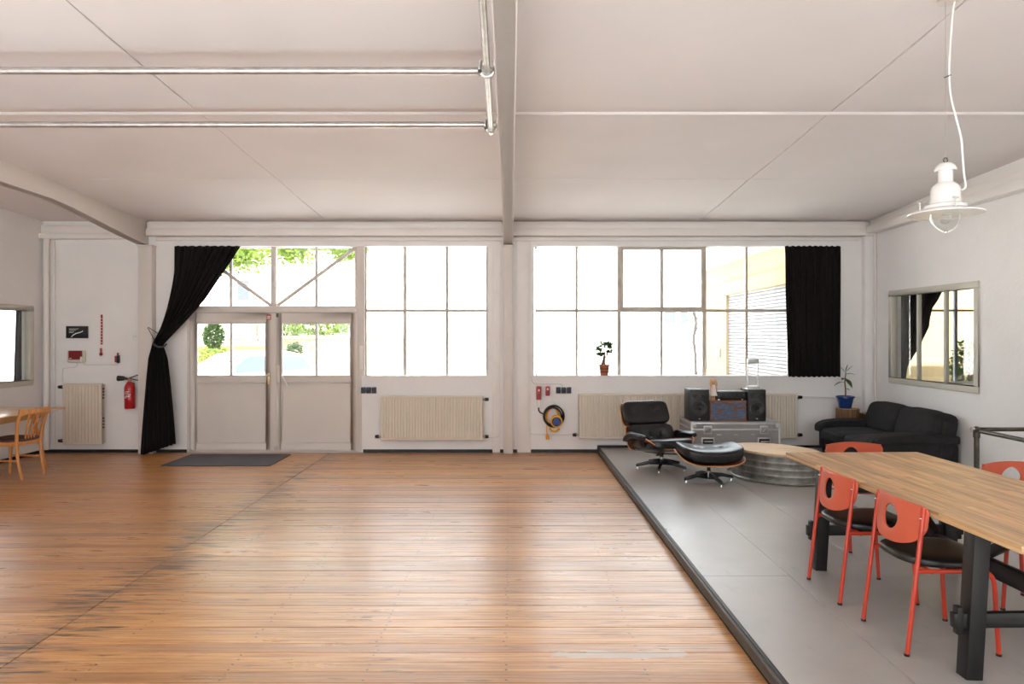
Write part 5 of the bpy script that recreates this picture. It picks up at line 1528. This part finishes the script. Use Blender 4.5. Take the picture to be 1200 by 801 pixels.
for sx in (-1, 1):
    obj('back_bracket', MB().bar((sx * 0.13, 0.375, 0.40), (sx * 0.13, 0.505, 0.60), 0.035, 0.012, (0, 1, 0)), 'black_metal', t, bevel=0.003)
    def dfm(w, q): return (w.x, w.y, w.z - 0.05 * (max(0, q[1])) ** 2 - 0.015 * abs(q[1]) ** 3)
    Ma = Matrix.Translation((sx * 0.345, 0.04, 0.405)) @ Matrix.Rotation(sx * R(-14), 4, 'Y') @ Matrix.Rotation(R(-6), 4, 'X')
    obj('armrest', MB().pillow((0, 0, 0), (0.10, 0.46, 0.065), 4, 12, dfm, Ma), 'leather', t, smooth=75)
    obj('arm_pad', MB().pillow((0, 0, 0), (0.045, 0.36, 0.17), 4, 8, None, Matrix.Translation((sx * 0.315, 0.07, 0.355)) @ Matrix.Rotation(sx * R(12), 4, 'Y')), 'leather', t, smooth=75)
    obj('arm_plate', MB().tube([(sx * 0.35, 0.02, 0.385), (sx * 0.345, 0.10, 0.33), (sx * 0.335, 0.16, 0.28)], 0.006, 6), 'black_metal', t)
t = thing('ottoman', (2.19, 7.53, PH), 'black leather ottoman with bent plywood shell on a star foot', 'ottoman', R(2))
star_base(t, 4, 0.29, 0.105, R(-90 + 10))
obj('hub', MB().cyl((0, 0, 0.05), (0, 0, 0.125), 0.026, 14), 'chrome', t)
obj('stem', MB().cyl((0, 0, 0.12), (0, 0, 0.222), 0.020, 14), 'black_metal', t)
Mo = basis((0, 0, 0.230), (0, 1, 0.03))
shell('shell', t, 0.69, 0.55, 0.085, 0.0, Mo)
cushion('cushion', t, 0.675, 0.545, 0.15, 0.085, basis((0, 0, 0.232), (0, 1, 0.03)), 4.5, ((-0.13, 0.0), (0.13, 0.0)), puff=0.0)

# ------------------------------------------------------------------ zinc tub table
t = thing('zinc_tub', (2.985, 7.72, PH), 'upturned oval zinc tub used as a low table with pale wood top', 'tub')
rot = R(-48)
ta, tb_ = 0.50, 0.36
Ht = 0.31
prof = [(0.0, 0.0), (1.0, 0.0), (1.025, 0.006), (1.03, 0.016), (1.015, 0.024)]
for k in range(4):
    z0 = 0.03 + k * 0.07
    s0 = 1.0 - 0.05 * z0 / Ht
    prof += [(s0, z0), (s0 - 0.003, z0 + 0.048), (s0 + 0.006, z0 + 0.055), (s0 + 0.007, z0 + 0.061), (s0 - 0.001, z0 + 0.069)]
prof += [(0.95, Ht - 0.002), (0.94, Ht), (0.0, Ht)]
obj('tub_wall', MB().lathe(prof, 48, (0, 0, 0), ta, tb_, rot), 'zinc', t, smooth=40)
obj('wood_top', MB().lathe([(0.0, Ht), (0.985, Ht), (0.995, Ht + 0.004), (0.995, Ht + 0.020), (0.985, Ht + 0.024), (0.0, Ht + 0.024)], 48, (0, 0, 0), ta, tb_, rot), 'pine', t, smooth=40)
ex_ = (ta * math.cos(rot), ta * math.sin(rot))
n_ = Vector((ex_[0], ex_[1], 0)).normalized(); s_v = Vector((-n_.y, n_.x, 0))
for sg in (1, -1):
    hb = Vector((ex_[0] * sg, ex_[1] * sg, 0.0)) 
    hp = [hb + s_v * -0.09 + Vector((0, 0, 0.055)) - n_ * 0.015 * sg, hb + s_v * -0.085 + n_ * 0.035 * sg + Vector((0, 0, 0.03)), hb + n_ * 0.06 * sg + Vector((0, 0, 0.022)), hb + s_v * 0.085 + n_ * 0.035 * sg + Vector((0, 0, 0.03)), hb + s_v * 0.09 + Vector((0, 0, 0.055)) - n_ * 0.015 * sg]
    obj('handle', MB().tube(smoothpath(hp, 5), 0.009, 8), 'zinc', t)

# ------------------------------------------------------------------ flight case and what stands on it
FY0, FY1 = 8.90, 9.56
fx0, fx1 = WX(811, FY0), WX(914, FY0)
fz = WZ(494.5, FY0)
t = thing('flight_case', ((fx0 + fx1) / 2, FY0, PH), 'grey flight case with aluminium edges behind the zinc tub', 'case')
fw, fd, fh = (fx1 - fx0) / 2, FY1 - FY0, fz - PH
obj('box', MB().box(-fw + 0.004, fw - 0.004, 0.006, fd - 0.004, 0.05, fh - 0.10), 'case', t, smooth=0)
obj('lid', MB().box(-fw + 0.004, fw - 0.004, 0.006, fd - 0.004, fh - 0.098, fh - 0.004), 'case', t, smooth=0)
for (a, b) in ((fh - 0.035, fh), (fh - 0.112, fh - 0.086), (0.05, 0.085)):
    for q in ((-fw, fw, 0, 0.012), (-fw, -fw + 0.012, 0.012, fd), (fw - 0.012, fw, 0.012, fd)):
        obj('edge_profile', MB().box(q[0], q[1], q[2], q[3], a, b), 'alu', t, bevel=0.003)
obj('top_panel', MB().box(-fw, fw, 0, fd, fh - 0.004, fh), 'case', t, bevel=0.002)
for sx in (-1, 1):
    obj('corner_profile', MB().box(sx * fw - 0.016, sx * fw + 0.016, -0.003, 0.03, 0.05, fh - 0.035), 'alu', t, bevel=0.003)
    obj('ball_corner', MB().pillow((sx * (fw - 0.025), 0.03, fh - 0.042), (0.075, 0.075, 0.075), 4, 6), 'alu', t)
    lx = sx * fw * 0.64
    la = obj('butterfly_latch', MB().box(lx - 0.055, lx + 0.055, -0.006, 0.008, fh - 0.155, fh - 0.045), 'alu', t, bevel=0.006)
    obj('latch_dish', MB().box(lx - 0.040, lx + 0.040, -0.009, -0.005, fh - 0.138, fh - 0.062), 'case', la, bevel=0.003)
    obj('latch_wing', MB().bar((lx - 0.028, -0.014, fh - 0.122), (lx + 0.028, -0.014, fh - 0.078), 0.008, 0.012), 'chrome', la)
    ha = obj('handle_dish', MB().box(lx - 0.085, lx + 0.085, -0.006, 0.008, fh - 0.31, fh - 0.20), 'alu', t, bevel=0.006)
    obj('handle_recess', MB().box(lx - 0.068, lx + 0.068, -0.010, -0.005, fh - 0.298, fh - 0.215), 'black', ha, bevel=0.003)
    obj('handle_grip', MB().tube([(lx - 0.055, -0.022, fh - 0.25), (lx + 0.055, -0.022, fh - 0.25)], 0.010, 8), 'chrome', ha)
    for y_ in (0.12, fd - 0.12): obj('caster', MB().cyl((sx * (fw - 0.12) - 0.02, y_, 0.03), (sx * (fw - 0.12) + 0.02, y_, 0.03), 0.03, 14), 'black', t)
for k in (-1, 0, 1): obj('rivet_plate', MB().box(k * 0.22 - 0.03, k * 0.22 + 0.03, -0.001, 0.008, fh - 0.172, fh - 0.158), 'alu', t, bevel=0.002)
def speaker(px0, px1, label, rz_=0.0):
    y0 = 9.02
    x0, x1 = WX(px0, y0), WX(px1, y0)
    hh = WZ(456.3, y0) - fz
    hw_ = (x1 - x0) / 2
    t = thing('loudspeaker', ((x0 + x1) / 2, y0, fz + 0.001), label, 'loudspeaker', rz_)
    obj('cabinet', MB().box(-hw_, hw_, 0, 0.30, 0, hh), 'speaker', t, bevel=0.006)
    wf = obj('woofer', MB().lathe([(0.0, 0.016), (0.026, 0.014), (0.034, 0.0), (0.072, 0.018), (0.080, 0.026), (0.090, 0.026), (0.098, 0.018), (0.099, 0.0)], 28), 'grille', t, smooth=40)
    wf.rotation_euler = (R(90), 0, 0); wf.location = (0, 0.0, hh * 0.40)
    dc = obj('dust_cap', MB().ball((0, 0, 0.014), (0.024, 0.024, 0.012)), 'leather', wf)
    for dx_, rr in ((-0.055, 0.026), (0.055, 0.020)):
        tw = obj('tweeter', MB().lathe([(0.0, 0.010), (rr * 0.5, 0.008), (rr * 0.6, 0.002), (rr, 0.008), (rr * 1.15, 0.0)], 20), 'grille', t, smooth=40)
        tw.rotation_euler = (R(90), 0, 0); tw.location = (dx_, 0.0, hh * 0.80)
    obj('badge', MB().box(-0.012, 0.012, -0.003, 0.002, 0.025, 0.035), 'chrome', t, smooth=0)
    return t
speaker(808.5, 831.2, 'black loudspeaker with its side showing, next to the blond doll')
speaker(876.6, 897.6, 'black loudspeaker carrying the metal two-post stand')
y0 = 9.05
cx0, cx1 = WX(832, y0), WX(875.2, y0)
zc1 = WZ(469.5, y0) + 0.002
t = thing('wooden_crate', ((cx0 + cx1) / 2, y0, fz + 0.001), 'worn blue painted wooden crate between the loudspeakers', 'crate')
hwc, hc_ = (cx1 - cx0) / 2, zc1 - fz
obj('front_panel', MB().box(-hwc + 0.014, hwc - 0.014, 0.004, 0.02, 0.014, hc_ - 0.014), 'rustblue', t, smooth=0)
for q in ((-hwc, hwc, 0, 0.016), (-hwc, hwc, hc_ - 0.016, hc_)): obj('board', MB().box(q[0], q[1], 0, 0.28, q[2], q[3]), 'rustwood', t, bevel=0.003)
for q in ((-hwc, -hwc + 0.016), (hwc - 0.016, hwc)): obj('board', MB().box(q[0], q[1], 0, 0.28, 0.016, hc_ - 0.016), 'rustwood', t, bevel=0.003)
obj('back_panel', MB().box(-hwc + 0.014, hwc - 0.014, 0.26, 0.276, 0.014, hc_ - 0.014), 'rustwood', t, smooth=0)
# amplifier
ax0, ax1 = WX(840, y0 + 0.02), WX(874.6, y0 + 0.02)
t = thing('amplifier', ((ax0 + ax1) / 2, y0 + 0.03, zc1 + 0.002), 'black stereo amplifier on the blue crate', 'amplifier')
hwa = (ax1 - ax0) / 2
ha_ = WZ(458.5, y0 + 0.03) - zc1
for sx in (-1, 1):
    for y_ in (0.03, 0.2): obj('foot', MB().cyl((sx * (hwa - 0.04), y_, 0), (sx * (hwa - 0.04), y_, 0.018), 0.016, 10), 'chrome', t)
obj('casing', MB().box(-hwa, hwa, 0, 0.24, 0.018, ha_), 'black', t, bevel=0.004)
obj('front_plate', MB().box(-hwa, hwa, -0.006, 0.002, 0.03, ha_ - 0.006), 'speaker', t, bevel=0.002)
for k, r_ in enumerate((0.008, 0.008, 0.008, 0.012, 0.008, 0.018)):
    obj('knob', MB().cyl((-hwa + 0.07 + k * 0.058, -0.006, 0.018 + (ha_ - 0.018) * 0.5), (-hwa + 0.07 + k * 0.058, -0.022, 0.018 + (ha_ - 0.018) * 0.5), r_, 12), 'black', t)
# doll
dzb = zc1
t = thing('doll', (WX(836.4, 9.06), 9.075, dzb + 0.002), 'small blond doll in a white dress standing on the blue crate', 'doll')
for sx in (-1, 1): obj('leg', MB().tube([(sx * 0.014, 0, 0), (sx * 0.013, 0, 0.05), (sx * 0.012, 0, 0.10)], [0.009, 0.008, 0.011], 8), 'skin', t)
obj('dress', MB().lathe([(0.052, 0.065), (0.050, 0.072), (0.034, 0.13), (0.024, 0.165), (0.028, 0.19), (0.016, 0.21), (0.0, 0.212)], 20), 'dress', t, smooth=50)
for sx in (-1, 1): obj('arm', MB().tube([(sx * 0.024, 0, 0.195), (sx * 0.04, -0.004, 0.16), (sx * 0.046, -0.01, 0.12)], [0.010, 0.008, 0.007], 8), 'skin', t)
hd = obj('head', MB().ball((0, -0.002, 0.245), (0.029, 0.029, 0.034), 16, 12), 'skin', t)
for sx in (-1, 1): obj('eye', MB().ball((sx * 0.010, -0.029, 0.248), 0.0035, 6, 5), 'black', hd)
def dfh(w, q): return (w.x * (1 + 0.25 * max(0, -q[2])), w.y, w.z)
obj('hair', MB().pillow((0, 0.012, 0.245), (0.092, 0.062, 0.092), 2.6, 10, dfh).pillow((-0.036, -0.004, 0.222), (0.028, 0.04, 0.08), 2.5, 6).pillow((0.036, -0.004, 0.222), (0.028, 0.04, 0.08), 2.5, 6), 'hair', t, smooth=70)
# metal two-post stand on the right loudspeaker
ysd = 9.16
zsd = WZ(456.3, 9.02)
t = thing('metal_stand', (WX(882, ysd), ysd, zsd), 'metal stand with two posts and a crossbar on the loudspeaker', 'stand')
sS = ysd / FPX
obj('base_plate', MB().box(-10 * sS, 7 * sS, -0.10, 0.10, 0, 0.008), 'chrome', t, bevel=0.002)
obj('base_block', MB().box(-6.5 * sS, 7 * sS, -0.05, 0.05, 0.008, 0.04), 'alu', t, bevel=0.004)
for a in (-6, 6): obj('post', MB().tube([(a * sS, 0, 0.04), (a * sS, 0, 30.5 * sS)], 0.010, 10), 'chrome', t)
obj('top_block', MB().box(-6 * sS, 6.6 * sS, -0.02, 0.02, 30 * sS, 35 * sS), 'alu', t, bevel=0.004)
obj('crossbar', MB().tube([(-17.5 * sS, 0, 29.6 * sS), (14.5 * sS, 0, 29.9 * sS)], 0.0035, 6), 'chrome', t)

# ------------------------------------------------------------------ pendant lamp over the table
LXp, LYp = 2.55, 4.0
zl = WZ(250, LYp)
t = thing('pendant_lamp', (LXp, LYp, zl), 'white enamel pendant lamp with flat brim and glass dome', 'lamp')
sL = LYp / FPX
obj('shade_brim', MB().lathe([(0.196, -0.006), (0.197, 0.0), (0.185, 0.006), (0.11, 0.030), (0.10, 0.028), (0.18, 0.0)], 40), 'lampwhite', t, smooth=60)
obj('lamp_body', MB().lathe([(0.112, 0.024), (0.112, 0.045), (0.100, 0.052), (0.084, 0.056), (0.080, 0.075), (0.078, 0.13), (0.072, 0.155), (0.055, 0.172), (0.040, 0.182), (0.038, 0.19), (0.038, 0.255), (0.0, 0.255)], 32), 'lampwhite', t, smooth=35)
obj('cap', MB().lathe([(0.056, 0.250), (0.058, 0.255), (0.052, 0.275), (0.035, 0.292), (0.0, 0.300)], 28), 'lampwhite', t, smooth=50)
obj('hanging_eye', MB().tube([(0.012 * math.cos(a * PI / 8), 0, 0.312 + 0.014 * math.sin(a * PI / 8)) for a in range(16)], 0.004, 6, closed=True), 'steel_dark', t)
obj('socket', MB().lathe([(0.0, 0.0), (0.022, 0.0), (0.024, 0.05), (0.0, 0.05)], 14), 'white', t)
obj('bulb', MB().lathe([(0.0, -0.062), (0.015, -0.058), (0.027, -0.044), (0.030, -0.028), (0.024, -0.010), (0.014, 0.004), (0.0, 0.005)], 20), 'lampglass', t, smooth=60)
obj('glass_dome', MB().lathe([(0.080, 0.020), (0.082, 0.0), (0.080, -0.030), (0.066, -0.066), (0.040, -0.092), (0.014, -0.104), (0.0, -0.106)], 28), 'lampglass', t, smooth=60)
obj('dome_finial', MB().lathe([(0.0, -0.118), (0.010, -0.114), (0.012, -0.107), (0.0, -0.102)], 12), 'chrome', t)
obj('guard_wire', MB().tube(smoothpath([(0.083, 0, 0.01), (0.083, 0, -0.03), (0.06, 0, -0.078), (0.012, 0, -0.110), (0, 0, -0.112), (-0.012, 0, -0.110), (-0.06, 0, -0.078), (-0.083, 0, -0.03), (-0.083, 0, 0.01)], 4), 0.004, 6), 'lampwhite', t)
for a in (-100, 20, 150):
    c_, s_ = math.cos(R(a)), math.sin(R(a))
    cl_ = obj('wing_screw', MB().cyl((0.128 * c_, 0.128 * s_, 0.018), (0.128 * c_, 0.128 * s_, 0.075), 0.004, 6), 'chrome', t)
    obj('wing', MB().bar((0.128 * c_ - 0.016, 0.128 * s_, 0.070), (0.128 * c_ + 0.016, 0.128 * s_, 0.070), 0.006, 0.012), 'chrome', cl_)
hc2 = ceil_z(LYp) - 0.024 - zl
obj('suspension_wire', MB().tube([(0, 0, 0.318), (0, 0, hc2)], 0.0016, 5), 'galv', t)
cpts = [(0.076, -0.01, 0.135), (0.104, -0.01, 0.142), (0.118, 0, 0.17), (0.108, 0, 0.24), (0.100, 0, 0.34), (0.092, 0, 0.44), (0.062, 0, 0.56), (0.032, 0, 0.68), (0.022, 0, 0.80), (0.026, 0, 0.95), (0.040, 0, 1.15), (0.055, 0, hc2)]
obj('cable', MB().tube(smoothpath(cpts, 6), 0.0055, 8), 'cord', t, smooth=70)
obj('cable_tie', MB().tube([(-0.008, -0.002, 0.795), (0.03, -0.002, 0.81)], 0.004, 6), 'black', t)
obj('ceiling_hook_plate', MB().cyl((0.02, 0, hc2 - 0.012), (0.02, 0, hc2 + 0.004), 0.06, 18), 'beam', t)

# ------------------------------------------------------------------ desk and beech chair on the left
DX0, DX1, DYA, DYB = XL + 0.07, -5.80, 7.35, 8.91
t = thing('desk', ((DX0 + DX1) / 2, (DYA + DYB) / 2, 0), 'light wood desk with splayed legs against the wall', 'desk')
hwx, hly = (DX1 - DX0) / 2, (DYB - DYA) / 2
obj('desktop', MB().box(-hwx, hwx, -hly, hly, 0.728, 0.75), 'deskwood', t, bevel=0.004)
obj('apron', MB().box(hwx - 0.16, hwx - 0.135, -hly + 0.2, hly - 0.2, 0.645, 0.728), 'deskwood', t, smooth=0)
obj('apron', MB().box(-hwx + 0.06, -hwx + 0.085, -hly + 0.2, hly - 0.2, 0.645, 0.728), 'deskwood', t, smooth=0)
for sx in (-1, 1):
    for sy in (-1, 1):
        obj('leg', MB().tube([(sx * (hwx - 0.06) + (0.0 if sx > 0 else 0.02), sy * (hly - 0.28), 0.0), (sx * (hwx - 0.14), sy * (hly - 0.33) + sy * -0.10, 0.728)], [0.016, 0.026], 10), 'beech', t)
def beech_chair(loc, rz_):
    # faces local +X; the back stands at -X
    t = thing('wooden_chair', loc, 'beech chair with slatted back pulled up to the desk', 'chair', rz_)
    for sy in (-1, 1):
        y = sy * 0.185
        obj('rear_leg', MB().tube(smoothpath([(-0.245, y * 0.93, 0.0), (-0.20, y * 0.98, 0.25), (-0.19, y, 0.44), (-0.215, y * 1.1, 0.64), (-0.27, y * 1.18, 0.79)], 4), [0.015] + [0.018] * 15 + [0.014], 8), 'beech', t)
        obj('front_leg', MB().tube([(0.215, y * 1.08, 0.0), (0.195, y * 1.02, 0.44)], [0.014, 0.02], 8), 'beech', t)
        obj('seat_rail', MB().bar((-0.19, y, 0.415), (0.20, y * 1.04, 0.415), 0.02, 0.05), 'beech', t, bevel=0.003)
        obj('stretcher', MB().bar((-0.215, y * 0.96, 0.22), (0.206, y * 1.05, 0.22), 0.014, 0.022), 'beech', t, bevel=0.003)
    obj('seat_rail', MB().bar((-0.19, -0.185, 0.415), (-0.19, 0.185, 0.415), 0.02, 0.05), 'beech', t, bevel=0.003)
    obj('seat_rail', MB().bar((0.20, -0.19, 0.415), (0.20, 0.19, 0.415), 0.02, 0.05), 'beech', t, bevel=0.003)
    obj('seat', MB().pillow((0.005, 0, 0.45), (0.42, 0.40, 0.05), 6, 8), 'dark_seat', t, smooth=70)
    def crest(u, v):
        y = -0.235 + 0.47 * u
        k = (y / 0.235) ** 2
        x = -0.30 + 0.035 * k
        zt = 0.815 + 0.012 * k
        zb_ = 0.765 - 0.03 * k * k
        prof = [(0.010, zb_), (0.014, (zb_ + zt) / 2), (0.008, zt), (-0.008, zt), (-0.010, (zb_ + zt) / 2), (-0.010, zb_), (0.010, zb_)]
        p = prof[int(round(v * 6))]
        return (x + p[0], y, p[1])
    obj('crest_rail', MB().grid(crest, 16, 6), 'beech', t, smooth=50)
    for k in range(4):
        y = -0.075 + k * 0.05
        obj('back_slat', MB().tube(smoothpath([(-0.19, y * 0.8, 0.43), (-0.225, y * 1.05, 0.58), (-0.295, y * 1.5, 0.775)], 5), 0.010, 8), 'beech', t)
    return t
beech_chair((-5.92, 8.14, 0), R(180 - 4))
